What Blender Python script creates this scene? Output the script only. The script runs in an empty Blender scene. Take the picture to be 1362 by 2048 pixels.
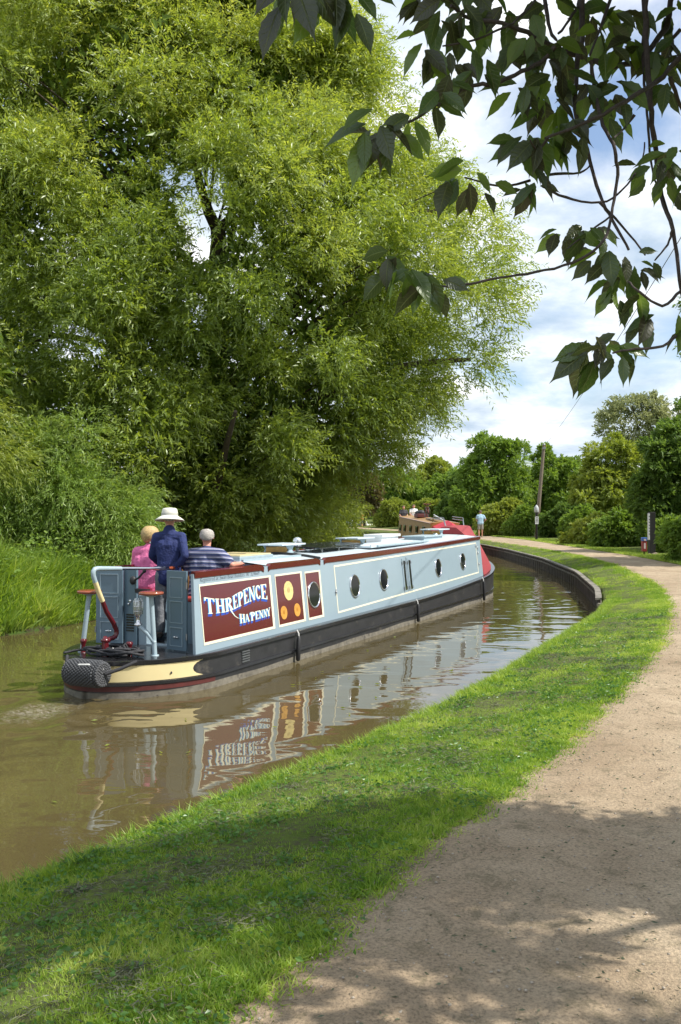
import bpy, bmesh, math, random
import numpy as np
from mathutils import Vector, Matrix
R_ = math.radians
S = bpy.context.scene
COL = S.collection
random.seed(7)

# ------------------------------------------------------------------ camera
cam_d = bpy.data.cameras.new('camera'); cam = bpy.data.objects.new('camera', cam_d); COL.objects.link(cam)
F, H = 1800.0, 2.2
cam.location = (0, 0, H); cam.rotation_euler = (R_(90), 0, 0)
cam_d.sensor_fit = 'VERTICAL'; cam_d.sensor_height = 36; cam_d.lens = 36 * F / 2048
cam_d.clip_start = 0.05; cam_d.clip_end = 3000
S.camera = cam
def at(px, py, Y): return Vector(((px - 681) / F * Y, Y, H - (py - 1024) / F * Y))

# ------------------------------------------------------------------ sun, sky, exposure
SUN_AZ, SUN_EL = R_(104), R_(51)          # azimuth clockwise from +Y
sd = Vector((math.sin(SUN_AZ) * math.cos(SUN_EL), math.cos(SUN_AZ) * math.cos(SUN_EL), math.sin(SUN_EL)))
sl = bpy.data.lights.new('sun', 'SUN'); sl.energy = 4.6; sl.angle = R_(0.53); sl.color = (1, .95, .86)
so = bpy.data.objects.new('sun', sl); COL.objects.link(so); so.rotation_euler = sd.to_track_quat('Z', 'Y').to_euler()
W = bpy.data.worlds.new('World'); S.world = W; W.use_nodes = True
nt = W.node_tree; nt.nodes.clear()
def N(t, k, **kw):
    n = t.nodes.new(k)
    for a, b in kw.items():
        if a in n.inputs.keys(): n.inputs[a].default_value = b
        else: setattr(n, a, b)
    return n
def LK(t, a, b): t.links.new(a, b)
out = N(nt, 'ShaderNodeOutputWorld'); bg = N(nt, 'ShaderNodeBackground'); bg.inputs[1].default_value = .15
sky = N(nt, 'ShaderNodeTexSky'); sky.sky_type = 'NISHITA'; sky.sun_disc = False
sky.sun_elevation = SUN_EL; sky.sun_rotation = SUN_AZ; sky.dust_density = 1.5
tc = N(nt, 'ShaderNodeTexCoord'); sep = N(nt, 'ShaderNodeSeparateXYZ'); LK(nt, tc.outputs['Generated'], sep.inputs[0])
def M(t, op, a, b=None, clamp=False):
    n = t.nodes.new('ShaderNodeMath'); n.operation = op; n.use_clamp = clamp
    for i, v in enumerate((a, b)):
        if v is None: continue
        if isinstance(v, (int, float)): n.inputs[i].default_value = v
        else: LK(t, v, n.inputs[i])
    return n.outputs[0]
zc = M(nt, 'ADD', M(nt, 'MAXIMUM', sep.outputs[2], 0), .22)
comb = N(nt, 'ShaderNodeCombineXYZ')
LK(nt, M(nt, 'DIVIDE', sep.outputs[0], zc), comb.inputs[0]); LK(nt, M(nt, 'DIVIDE', sep.outputs[1], zc), comb.inputs[1])
def noise(t, vec, scale, detail=6, rough=.55, dist=0, w=None):
    n = t.nodes.new('ShaderNodeTexNoise'); n.inputs['Scale'].default_value = scale; n.inputs['Detail'].default_value = detail
    n.inputs['Roughness'].default_value = rough; n.inputs['Distortion'].default_value = dist
    if vec is not None: LK(t, vec, n.inputs['Vector'])
    return n.outputs[0]
def ramp(t, fac, stops, interp='LINEAR'):
    n = t.nodes.new('ShaderNodeValToRGB'); n.color_ramp.interpolation = interp
    e = n.color_ramp.elements
    while len(e) < len(stops): e.new(.5)
    for i, (p, c) in enumerate(stops):
        e[i].position = p; e[i].color = (c[0], c[1], c[2], 1) if hasattr(c, '__len__') else (c, c, c, 1)
    LK(t, fac, n.inputs[0]); return n.outputs[0]
mp = N(nt, 'ShaderNodeMapping'); mp.inputs['Location'].default_value = (3.1, 1.7, 0); LK(nt, comb.outputs[0], mp.inputs[0])
cn = noise(nt, mp.outputs[0], 1.15, 9, .56, .3)
mask = ramp(nt, cn, [(.37, 0), (.50, 1)])
shade_n = noise(nt, mp.outputs[0], 2.6, 7, .6, .2)
ccol = ramp(nt, shade_n, [(.36, (3.0, 3.7, 4.5)), (.50, (4.7, 5.2, 5.7)), (.62, (7.0, 7.05, 7.1))])
mx = N(nt, 'ShaderNodeMix', data_type='RGBA'); LK(nt, mask, mx.inputs[0]); LK(nt, sky.outputs[0], mx.inputs[6]); LK(nt, ccol, mx.inputs[7])
LK(nt, mx.outputs[2], bg.inputs[0]); LK(nt, bg.outputs[0], out.inputs[0])
S.view_settings.view_transform = 'Standard'; S.view_settings.look = 'None'; S.view_settings.exposure = 0.4; S.view_settings.gamma = 1
S.render.engine = 'CYCLES'
S.cycles.max_bounces = 8; S.cycles.transparent_max_bounces = 4; S.cycles.transmission_bounces = 4
S.cycles.diffuse_bounces = 3; S.cycles.caustics_reflective = False; S.cycles.caustics_refractive = False

# ------------------------------------------------------------------ materials
MATS = {}
def pmat(name, col, rough=.5, metal=0, var=.08, scale=8, bump=0, bscale=60, bdist=.01, spec=.5, coat=0, dirt=None):
    if name in MATS: return MATS[name]
    m = bpy.data.materials.new(name); m.use_nodes = True; t = m.node_tree; b = t.nodes['Principled BSDF']
    tcn = N(t, 'ShaderNodeTexCoord'); v = tcn.outputs['Object']
    nz = noise(t, v, scale, 5, .6)
    lo = [c * (1 - var) for c in col]; hi = [min(1, c * (1 + var)) for c in col]
    c = ramp(t, nz, [(.3, lo), (.7, hi)])
    if dirt:
        dn = noise(t, v, dirt[1], 7, .7); dm = ramp(t, dn, [(dirt[2], 0), (dirt[2] + .12, 1)])
        q = N(t, 'ShaderNodeMix', data_type='RGBA'); LK(t, dm, q.inputs[0]); LK(t, c, q.inputs[6]); q.inputs[7].default_value = (*dirt[0], 1); c = q.outputs[2]
    LK(t, c, b.inputs['Base Color']); b.inputs['Roughness'].default_value = rough; b.inputs['Metallic'].default_value = metal
    b.inputs['Specular IOR Level'].default_value = spec; b.inputs['Coat Weight'].default_value = coat; b.inputs['Coat Roughness'].default_value = .05
    if bump:
        bn = N(t, 'ShaderNodeBump'); bn.inputs['Strength'].default_value = bump; bn.inputs['Distance'].default_value = bdist
        LK(t, noise(t, v, bscale, 4, .6), bn.inputs['Height']); LK(t, bn.outputs[0], b.inputs['Normal'])
    MATS[name] = m; return m
def leafmat(name, lo, mid, hi, trans=.4, gloss=.05, grough=.35):
    if name in MATS: return MATS[name]
    m = bpy.data.materials.new(name); m.use_nodes = True; t = m.node_tree; t.nodes.clear()
    o = N(t, 'ShaderNodeOutputMaterial'); a = N(t, 'ShaderNodeAttribute', attribute_name='tint')
    c = ramp(t, a.outputs['Fac'], [(0, lo), (.5, mid), (1, hi)])
    d = N(t, 'ShaderNodeBsdfDiffuse'); tr = N(t, 'ShaderNodeBsdfTranslucent'); g = N(t, 'ShaderNodeBsdfGlossy'); g.inputs['Roughness'].default_value = grough
    g.inputs['Color'].default_value = (.9, .95, .9, 1)
    hs = N(t, 'ShaderNodeHueSaturation'); hs.inputs['Hue'].default_value = .485; hs.inputs['Saturation'].default_value = 1.1; hs.inputs['Value'].default_value = 1.6
    LK(t, c, d.inputs[0]); LK(t, c, hs.inputs['Color']); LK(t, hs.outputs[0], tr.inputs[0])
    m1 = N(t, 'ShaderNodeMixShader'); m1.inputs[0].default_value = trans; LK(t, d.outputs[0], m1.inputs[1]); LK(t, tr.outputs[0], m1.inputs[2])
    m2 = N(t, 'ShaderNodeMixShader'); m2.inputs[0].default_value = gloss; LK(t, m1.outputs[0], m2.inputs[1]); LK(t, g.outputs[0], m2.inputs[2])
    LK(t, m2.outputs[0], o.inputs[0]); MATS[name] = m; return m

BLUE = pmat('boat_blue', (.275, .36, .42), .28, 0, .04, 1.2, coat=.25, dirt=((.22, .30, .35), 2.4, .60))
BLUED = pmat('boat_blue_shaded', (.125, .19, .245), .3, 0, .04, 2, coat=.2)  # boat blue darkened: shade of the doors and well faces put into the colour
ROOF = pmat('roof_grey_paint', (.52, .60, .65), .4, 0, .04, 1.5, bump=.15, bscale=120)
MAROON = pmat('maroon_paint', (.105, .009, .014), .2, 0, .05, 2, coat=.3)
CREAM = pmat('cream_paint', (.78, .66, .36), .3, 0, .04, 3, coat=.2)
PALE = pmat('pale_cream_line', (.80, .76, .58), .35, 0, .03, 3)
BLACKP = pmat('black_bitumen', (.025, .025, .027), .42, 0, .3, 5, bump=.2, bscale=40, dirt=((.11, .10, .085), 3, .57))
GUN = pmat('black_gloss', (.018, .018, .02), .22, 0, .2, 4, coat=.2)
WEATH = pmat('weathered_hull_foot', (.17, .155, .125), .75, 0, .35, 12, bump=.3, dirt=((.05, .045, .04), 9, .55))
REDB = pmat('red_oxide_stripe', (.10, .022, .02), .5, 0, .25, 10)
CHROME = pmat('polished_metal', (.75, .76, .78), .12, 1, .03)
STEEL = pmat('dull_steel', (.35, .36, .37), .35, .9, .1)
GLASS = pmat('dark_glass', (.010, .012, .015), .06, 0, .1, spec=.3)
DARK = pmat('dark_interior', (.03, .03, .035), .8)
RUB = pmat('black_rubber', (.02, .02, .022), .55)
WOODR = pmat('red_varnished_wood', (.28, .07, .03), .25, 0, .15, 12, coat=.5)
WOODY = pmat('honey_wood', (.55, .30, .07), .35, 0, .2, 14)
ROPE = pmat('black_rope', (.035, .035, .04), .8, 0, .4, 60, bump=.5, bscale=150)
WROPE = pmat('white_rope', (.6, .6, .58), .8, 0, .2, 60)
GREYP = pmat('grey_paint', (.33, .42, .47), .4)
TIMBER = pmat('weathered_timber', (.20, .16, .12), .85, 0, .3, 20, bump=.5, bscale=50)
BARK = pmat('bark', (.075, .058, .042), .9, 0, .35, 10, bump=1, bscale=30)
BARKL = pmat('pale_twig_bark', (.20, .16, .10), .85, 0, .3, 14)
CHBARK = pmat('cherry_bark', (.07, .052, .048), .75, 0, .35, 30, bump=.6, bscale=120)
SKIN = pmat('skin', (.58, .30, .21), .55, 0, .06, 20)
WHITE = pmat('white_paint', (.75, .76, .76), .35)

# ------------------------------------------------------------------ mesh helpers
class MB:
    def __init__(s): s.v = []; s.f = []; s.mi = []; s.sm = []
    def add(s, vs, fs, mi=0, sm=False):
        o = len(s.v); s.v += [tuple(v) for v in vs]; s.f += [tuple(i + o for i in f) for f in fs]; s.mi += [mi] * len(fs); s.sm += [sm] * len(fs); return s
    def box(s, a, b, mi=0, m=None):
        x0, y0, z0 = a; x1, y1, z1 = b
        vs = [(x, y, z) for z in (z0, z1) for x, y in ((x0, y0), (x1, y0), (x1, y1), (x0, y1))]
        if m is not None: vs = [tuple(m @ Vector(v)) for v in vs]
        return s.add(vs, [(3, 2, 1, 0), (4, 5, 6, 7), (0, 1, 5, 4), (1, 2, 6, 5), (2, 3, 7, 6), (3, 0, 4, 7)], mi)
    def tube(s, pts, r, n=8, mi=0, cap=True):
        pts = [Vector(p) for p in pts]; k = len(pts); rs = r if hasattr(r, '__len__') else [r] * k
        vs = []; up = None
        for i, p in enumerate(pts):
            t = (pts[min(i + 1, k - 1)] - pts[max(i - 1, 0)])
            t = t.normalized() if t.length > 1e-9 else Vector((0, 0, 1))
            if up is None: up = t.orthogonal().normalized()
            up = (up - t * up.dot(t)); up = up.normalized() if up.length > 1e-6 else t.orthogonal().normalized()
            sdv = t.cross(up)
            for j in range(n):
                a = 2 * math.pi * j / n; vs.append(p + (up * math.cos(a) + sdv * math.sin(a)) * rs[i])
        fs = [(i * n + j, i * n + (j + 1) % n, (i + 1) * n + (j + 1) % n, (i + 1) * n + j) for i in range(k - 1) for j in range(n)]
        s.add(vs, fs, mi, True)
        if cap: s.add([vs[j] for j in range(n)], [tuple(range(n))[::-1]], mi); s.add([vs[(k - 1) * n + j] for j in range(n)], [tuple(range(n))], mi)
        return s
    def lathe(s, prof, o=(0, 0, 0), ax=(0, 0, 1), n=20, mi=0, sm=True):
        ax = Vector(ax).normalized(); u = ax.orthogonal().normalized(); w = ax.cross(u); o = Vector(o); vs = []
        for r, h in prof:
            for j in range(n):
                a = 2 * math.pi * j / n; vs.append(o + ax * h + (u * math.cos(a) + w * math.sin(a)) * r)
        fs = [(i * n + j, i * n + (j + 1) % n, (i + 1) * n + (j + 1) % n, (i + 1) * n + j) for i in range(len(prof) - 1) for j in range(n)]
        return s.add(vs, fs, mi, sm)
    def ball(s, c, r, n=8, mi=0, sc=(1, 1, 1)):
        vs = []; fs = []; m = n // 2 + 1
        for i in range(m + 1):
            th = math.pi * i / m
            for j in range(n):
                a = 2 * math.pi * j / n; vs.append((c[0] + r * sc[0] * math.sin(th) * math.cos(a), c[1] + r * sc[1] * math.sin(th) * math.sin(a), c[2] + r * sc[2] * math.cos(th)))
        for i in range(m):
            for j in range(n): fs.append((i * n + j, (i + 1) * n + j, (i + 1) * n + (j + 1) % n, i * n + (j + 1) % n))
        return s.add(vs, fs, mi, True)
    def build(s, name, mats, parent=None, bevel=0):
        me = bpy.data.meshes.new(name); me.from_pydata(s.v, [], s.f)
        for m in (mats if isinstance(mats, (list, tuple)) else [mats]): me.materials.append(m)
        me.polygons.foreach_set('material_index', s.mi); me.polygons.foreach_set('use_smooth', s.sm); me.update()
        o = bpy.data.objects.new(name, me); COL.objects.link(o)
        if parent is not None: o.parent = parent
        if bevel:
            b = o.modifiers.new('bevel', 'BEVEL'); b.width = bevel; b.segments = 2; b.limit_method = 'ANGLE'
        return o
def npmesh(name, V, Q, mat, parent=None, tint=None, smooth=False):
    V = np.asarray(V, np.float32).reshape(-1, 3); Q = np.asarray(Q, np.int32); k = Q.shape[1]
    me = bpy.data.meshes.new(name); me.vertices.add(len(V)); me.vertices.foreach_set('co', V.ravel())
    me.loops.add(Q.size); me.loops.foreach_set('vertex_index', Q.ravel())
    me.polygons.add(len(Q)); me.polygons.foreach_set('loop_start', np.arange(0, Q.size, k, dtype=np.int32))
    me.polygons.foreach_set('use_smooth', np.full(len(Q), smooth))
    if tint is not None:
        a = me.attributes.new('tint', 'FLOAT', 'FACE'); a.data.foreach_set('value', np.asarray(tint, np.float32))
    me.update(calc_edges=True); me.materials.append(mat)
    o = bpy.data.objects.new(name, me); COL.objects.link(o)
    if parent is not None: o.parent = parent
    return o
def tag(o, label=None, cat=None, group=None, kind=None):
    if label: o['label'] = label
    if cat: o['category'] = cat
    if group: o['group'] = group
    if kind: o['kind'] = kind
    return o
def thing(name, label, cat, loc=(0, 0, 0), rz=0, group=None):
    o = bpy.data.objects.new(name, None); COL.objects.link(o); o.location = loc; o.rotation_euler = (0, 0, rz); o.empty_display_size = .2
    return tag(o, label, cat, group)

# ------------------------------------------------------------------ layout of the canal
def pw(tab):
    ys = [a for a, b in tab]; xs = [b for a, b in tab]
    return lambda y: np.interp(y, ys, xs)
def smoothed(f, h=1.0): return lambda y: (f(y - h) + 2 * f(y) + f(y + h)) / 4
BANK = smoothed(pw([(-60, -28), (-10, -8.2), (0, -4.2), (3, -2.5), (4.34, -1.72), (5.05, -1.3), (5.9, -.72), (6.53, -.33), (7.1, .06), (8, .60), (8.85, 1.05), (10.25, 1.78), (11.7, 2.42), (13.7, 3.38), (16.1, 4.5), (18.4, 5.35), (20.8, 6.0), (26.8, 7.1), (34.5, 7.84), (42.6, 8.0), (49, 7.8), (60, 7.1), (75, 5), (95, -1), (105, -12), (112, -40), (118, -260)]), .5)
LEFTE = smoothed(pw([(-60, -24), (-10, -5.6), (0, -1.8), (2.9, -.40), (3.43, -.116), (3.83, .04), (4.53, .45), (5.34, .976), (6.11, 1.42), (7.14, 1.9), (8.58, 2.71), (11.16, 3.9), (15.2, 5.5), (20.3, 7.1), (28, 8.5), (34.5, 9), (41.8, 8.85), (51.2, 8.3), (60, 7.9), (75, 5.9), (95, 0), (105, -11), (112, -39), (118, -259)]), .3)
RIGHTE = smoothed(pw([(-60, -21), (-10, -2.6), (0, 1.2), (2.9, 2.3), (5.3, 3.7), (8.6, 5.3), (15.2, 8.0), (20.3, 9.4), (28, 10.6), (32.6, 10.9), (39, 11.0), (53, 11.0), (60, 10.3), (75, 8.2), (95, 2.2), (105, -9), (112, -37), (118, -257)]), .3)
PORT = smoothed(pw([(-60, -38), (-10, -17.5), (0, -13), (10, -8.6), (15.8, -6.1), (18.2, -5.0), (28, -2.2), (40, -.4), (55, -.9), (70, -3.2), (80, -8), (88, -20), (92, -60), (95, -260)]), 1)

ys = np.concatenate([np.arange(-60, 0, 3), np.arange(0, 25, .2), np.arange(25, 60, 1), np.arange(60, 118, 1.5), [118, 125, 140, 180, 260, 400, 700, 1200]])
rngT = np.random.default_rng(3)
def wob(y, a, k, ph=0): return a * (np.sin(y * k + ph) + .6 * np.sin(y * k * 2.3 + 1.7 + ph) + .4 * np.sin(y * k * 5.1 + .4 + ph)) / 2
def gridmesh(rows, name, mat, smooth=True):
    V = np.array(rows); r, c = V.shape[:2]; idx = np.arange(r * c).reshape(r, c)
    Q = np.stack([idx[:-1, :-1], idx[:-1, 1:], idx[1:, 1:], idx[1:, :-1]], -1).reshape(-1, 4)
    return npmesh(name, V.reshape(-1, 3), Q, mat, smooth=smooth)
def crest(y): return .40 + .03 * np.sin(y * 1.3)
rows = []
for y in ys:
    b = float(BANK(y)); l = float(LEFTE(y)); r = float(RIGHTE(y)); w = max(l - b, .3)
    if y < 18: b += float(wob(y, .07, 2.2))
    row = [(b - .02, y, -.8), (b, y, 0)]
    steep = 1 if y < 18.4 else .25
    row += [(b + .05 * steep, y, .22), (b + .12 * steep, y, .36), (b + .26 * steep, y, float(crest(y)))]
    for k, z in ((.3, .47), (.6, .52), (.85, .545)): row.append((b + w * k + .1, y, z + .012 * math.sin(y * 3 + k * 9)))
    row += [(l + .15, y, .55), ((l + r) / 2, y, .555), (r - .1, y, .55), (r + .5, y, .58), (r + 2, y, .68), (r + 6, y, .8), (r + 30, y, 1.0), (r + 150, y, 1.2), (900, y, 1.2)]
    rows.append(row)
def groundmat(name, a, b, c, s1, s2):
    m = bpy.data.materials.new(name); m.use_nodes = True; t = m.node_tree; p = t.nodes['Principled BSDF']
    v = N(t, 'ShaderNodeTexCoord').outputs['Object']
    c1 = ramp(t, noise(t, v, s1, 6, .6), [(.35, a), (.65, b)]); f = ramp(t, noise(t, v, s2, 5, .7), [(.45, 0), (.62, 1)])
    q = N(t, 'ShaderNodeMix', data_type='RGBA'); LK(t, f, q.inputs[0]); LK(t, c1, q.inputs[6]); q.inputs[7].default_value = (*c, 1)
    LK(t, q.outputs[2], p.inputs['Base Color']); p.inputs['Roughness'].default_value = .95; p.inputs['Specular IOR Level'].default_value = .1
    bn = N(t, 'ShaderNodeBump'); bn.inputs['Strength'].default_value = .8; bn.inputs['Distance'].default_value = .03
    LK(t, noise(t, v, s2 * 2, 6, .7), bn.inputs['Height']); LK(t, bn.outputs[0], p.inputs['Normal']); return m
G_TOW = groundmat('grassy_soil', (.09, .13, .025), (.16, .21, .045), (.09, .085, .05), 1.6, 22)
G_FAR = groundmat('rough_ground', (.05, .09, .02), (.09, .14, .03), (.05, .04, .025), .5, 5)
tag(gridmesh(rows, 'ground', G_TOW), kind='structure')
rows = []
for y in [float(q) for q in ys if q <= 95]:
    p = float(PORT(y)) + (float(wob(y, .12, 1.1, 2)) if y < 60 else 0)
    rows.append([(-900, y, 1.6), (p - 60, y, 1.6), (p - 20, y, 1.3), (p - 8, y, 1.0), (p - 3, y, .7), (p - 1.2, y, .5), (p - .5, y, .38), (p - .12, y, .2), (p, y, 0), (p + .1, y, -.8)])
tag(gridmesh(rows, 'far_bank_ground', G_FAR), kind='structure')

# towpath: gravel sheet
def pathmat():
    m = bpy.data.materials.new('gravel_path'); m.use_nodes = True; t = m.node_tree; p = t.nodes['Principled BSDF']
    v = N(t, 'ShaderNodeTexCoord').outputs['Object']
    c = ramp(t, noise(t, v, .9, 9, .66, .4), [(.3, (.30, .225, .15)), (.45, (.37, .285, .195)), (.56, (.42, .33, .23)), (.7, (.51, .41, .29))])
    g = ramp(t, noise(t, v, 70, 4, .75), [(.32, (.5, .5, .5)), (.5, (.95, .95, .95)), (.68, (1.25, 1.22, 1.18))])
    q = N(t, 'ShaderNodeMix', data_type='RGBA', blend_type='MULTIPLY'); q.inputs[0].default_value = 1; LK(t, c, q.inputs[6]); LK(t, g, q.inputs[7])
    f = ramp(t, noise(t, v, 5.5, 10, .78, .9), [(.52, 0), (.60, .45), (.70, .75)])
    q2 = N(t, 'ShaderNodeMix', data_type='RGBA'); LK(t, f, q2.inputs[0]); LK(t, q.outputs[2], q2.inputs[6]); q2.inputs[7].default_value = (.13, .115, .07, 1)
    LK(t, q2.outputs[2], p.inputs['Base Color']); p.inputs['Roughness'].default_value = .95; p.inputs['Specular IOR Level'].default_value = .15
    bn = N(t, 'ShaderNodeBump'); bn.inputs['Strength'].default_value = .9; bn.inputs['Distance'].default_value = .012
    h = M(t, 'ADD', noise(t, v, 90, 4, .7), M(t, 'MULTIPLY', noise(t, v, 9, 4, .6), 1.6))
    LK(t, h, bn.inputs['Height']); LK(t, bn.outputs[0], p.inputs['Normal']); return m
KS = [0, .02, .05, .09] + [.13 + .74 * i / 22 for i in range(23)] + [.92, .96, 1]
yp = np.concatenate([np.arange(-20, 1, .5), np.arange(1, 14, .04), np.arange(14, 40, .2), np.arange(40, 104, 1)])
def lnoise(y): return wob(y, .05, 4.1) + wob(y, .03, 13.0, 1) + wob(y, .015, 41, 2)
rows = []
for y in yp:
    l = float(LEFTE(y)) + float(lnoise(y)); r = float(RIGHTE(y)) + float(wob(y, .06, 3.3, 5))
    rows.append([(l + (r - l) * k, y, .551 + .022 * min(1, k * 9, (1 - k) * 9) + (.006 * math.sin((l + (r - l) * k) * 7 + y * 3) * math.sin(y * 5.3 + k * 9) + .004 * math.sin(k * 60 + y * 11) * math.sin(y * 17 + k * 31) - .010 * (math.exp(-((k - .3) / .07) ** 2) + math.exp(-((k - .72) / .08) ** 2))) * min(1, k * 9, (1 - k) * 9)) for k in KS])
tag(gridmesh(rows, 'towpath', pathmat()), kind='structure')

# water
BOAT_TH = math.atan(832 / F)
Dv = Vector((math.sin(BOAT_TH), math.cos(BOAT_TH), 0)); Nv = Vector((math.cos(BOAT_TH), -math.sin(BOAT_TH), 0))
C0 = Vector((-1.71, 10.97, 0)) - 1.04 * Nv
def watermat():
    m = bpy.data.materials.new('murky_water'); m.use_nodes = True; t = m.node_tree; p = t.nodes['Principled BSDF']
    tcn = N(t, 'ShaderNodeTexCoord').outputs['Object']
    p.inputs['Roughness'].default_value = .025; p.inputs['IOR'].default_value = 1.7; p.inputs['Specular IOR Level'].default_value = .5
    base = ramp(t, noise(t, tcn, .35, 4), [(.35, (.082, .064, .027)), (.65, (.105, .082, .036))])
    # foam churned up behind the stern
    sp = N(t, 'ShaderNodeSeparateXYZ'); LK(t, tcn, sp.inputs[0]); p0 = C0 - Dv * 1.6
    X_ = M(t, 'SUBTRACT', sp.outputs[0], p0.x); Y_ = M(t, 'SUBTRACT', sp.outputs[1], p0.y)
    dx = M(t, 'DIVIDE', M(t, 'ADD', M(t, 'MULTIPLY', X_, Dv.x), M(t, 'MULTIPLY', Y_, Dv.y)), 1.25); dy = M(t, 'DIVIDE', M(t, 'ADD', M(t, 'MULTIPLY', X_, Nv.x), M(t, 'MULTIPLY', Y_, Nv.y)), .62)
    r2 = M(t, 'ADD', M(t, 'MULTIPLY', dx, dx), M(t, 'MULTIPLY', dy, dy)); near = M(t, 'SUBTRACT', 1, r2, True)
    fn = noise(t, tcn, 16, 8, .78, .8)
    foam = ramp(t, M(t, 'MULTIPLY', fn, M(t, 'ADD', M(t, 'MULTIPLY', near, .62), .5)), [(.50, 0), (.74, .6)])
    q = N(t, 'ShaderNodeMix', data_type='RGBA'); LK(t, foam, q.inputs[0]); LK(t, base, q.inputs[6]); q.inputs[7].default_value = (.5, .46, .38, 1)
    LK(t, q.outputs[2], p.inputs['Base Color'])
    mw = N(t, 'ShaderNodeMapping'); mw.inputs['Rotation'].default_value = (0, 0, .25); mw.inputs['Scale'].default_value = (.75, 1.15, 1); LK(t, tcn, mw.inputs[0])
    h = M(t, 'ADD', M(t, 'MULTIPLY', noise(t, mw.outputs[0], 1.3, 2, .45, .4), 1.0), M(t, 'MULTIPLY', noise(t, mw.outputs[0], 5.5, 2, .5), .06))
    h = M(t, 'ADD', h, M(t, 'MULTIPLY', M(t, 'MULTIPLY', near, noise(t, tcn, 7, 5, .65, .8)), 2.6))
    # bow wave train running off the right of the bow
    bn = N(t, 'ShaderNodeBump'); bn.inputs['Strength'].default_value = 1; bn.inputs['Distance'].default_value = .014
    LK(t, h, bn.inputs['Height']); LK(t, bn.outputs[0], p.inputs['Normal']); return m
# the surface itself carries ripples running off the hull
BOAT_TH = math.atan(832 / F)
Dv = Vector((math.sin(BOAT_TH), math.cos(BOAT_TH), 0)); Nv = Vector((math.cos(BOAT_TH), -math.sin(BOAT_TH), 0))
C0 = Vector((-1.71, 10.97, 0)) - 1.04 * Nv
wx = np.concatenate([np.arange(-300, -20, 20), np.arange(-20, -7, .5), np.arange(-7, 10, .07), [10, 12, 20]])
wy = np.concatenate([np.arange(-60, 2, 4), np.arange(2, 36, .07), np.arange(36, 60, .5), np.arange(60, 124, 4)])
X, Y = np.meshgrid(wx, wy)
sx = (X - C0.x) * Dv.x + (Y - C0.y) * Dv.y; tx = (X - C0.x) * Nv.x + (Y - C0.y) * Nv.y
Z = np.zeros_like(X)
fall = np.exp(-np.maximum(0, tx - 1.0) / 2.2) * (tx > .6)
for (a, lam, ang, ph) in ((.0012, .55, .35, 0), (.0009, .34, -.2, 1.3), (.0012, .8, .9, 2)):
    kx, ky = math.cos(ang), math.sin(ang)
    Z += a * fall * np.sin(2 * math.pi * (tx * kx + sx * ky * .5) / lam + ph + .7 * np.sin(sx * 1.1 + ph)) * (sx > 6) * np.clip((sx - 6) / 3, 0, 1)
dd = np.hypot(sx - 13.6, tx - .6); Z += .0035 * np.sin(2 * math.pi * dd / .42) * np.exp(-dd / 2.6) * (tx > .3)
ds = np.hypot((sx + 1.7) / 1.25, tx - .1); wk = np.exp(-(ds / .95) ** 2); rq = np.random.default_rng(2)
for q in range(14):
    an = rq.uniform(0, 6.28); kk = rq.uniform(7, 30); Z += wk * .035 / kk * 7 / 3 * np.sin(kk * (sx * math.cos(an) + tx * math.sin(an)) + rq.uniform(0, 6) + 1.2 * np.sin(4 * sx + q))
rows = np.stack([X, Y, Z], -1)
tag(gridmesh(rows, 'water', watermat()), kind='structure')

# ------------------------------------------------------------------ foliage helpers
def unit(a): return a / np.maximum(np.linalg.norm(a, axis=-1, keepdims=True), 1e-9)
def leafquads(P, D, L, Wd, rng, wide=.42, sag=.12, fold=None):
    """P base points, D unit leaf axes -> quads base, side, tip, side"""
    n = len(P); rv = rng.normal(size=(n, 3)); s = unit(np.cross(D, rv)); nn = np.cross(D, s)
    L = np.broadcast_to(L, n)[:, None]; Wd = np.broadcast_to(Wd, n)[:, None]
    mid = P + D * L * wide; tip = P + D * L + np.array([0, 0, -1.]) * L * sag
    V = np.stack([P, mid + s * Wd / 2 + nn * Wd * .15, tip, mid - s * Wd / 2 + nn * Wd * .15], 1).reshape(-1, 3)
    return V
def leafobj(name, Vs, mat, parent, tint):
    V = np.concatenate(Vs) if isinstance(Vs, list) else Vs
    return npmesh(name, V, np.arange(len(V)).reshape(-1, 4), mat, parent, tint)
def sprays(P, D, ln, m, L, Wd, droop, rng, spread=.7):
    n = len(P); ln = np.broadcast_to(ln, n)[:, None, None]
    t = (np.arange(m) + .5)[None, :, None] / m; t = np.clip(t + rng.uniform(-.4, .4, (n, m, 1)) / m, 0, 1)
    down = np.array([0, 0, -1.])
    pos = P[:, None] + D[:, None] * ln * t + down * droop * ln * t * t
    tan = unit(D[:, None] + down * 2 * droop * t)
    per = unit(np.cross(tan, rng.normal(size=(n, 1, 3)) + np.zeros((n, m, 3)))) * np.where(np.arange(m) % 2, 1, -1)[None, :, None]
    ld = unit(tan + per * spread + rng.normal(size=(n, m, 3)) * .22)
    k = n * m
    return leafquads(pos.reshape(-1, 3), ld.reshape(-1, 3), L * rng.uniform(.7, 1.15, k), Wd * rng.uniform(.75, 1.2, k), rng)
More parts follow.
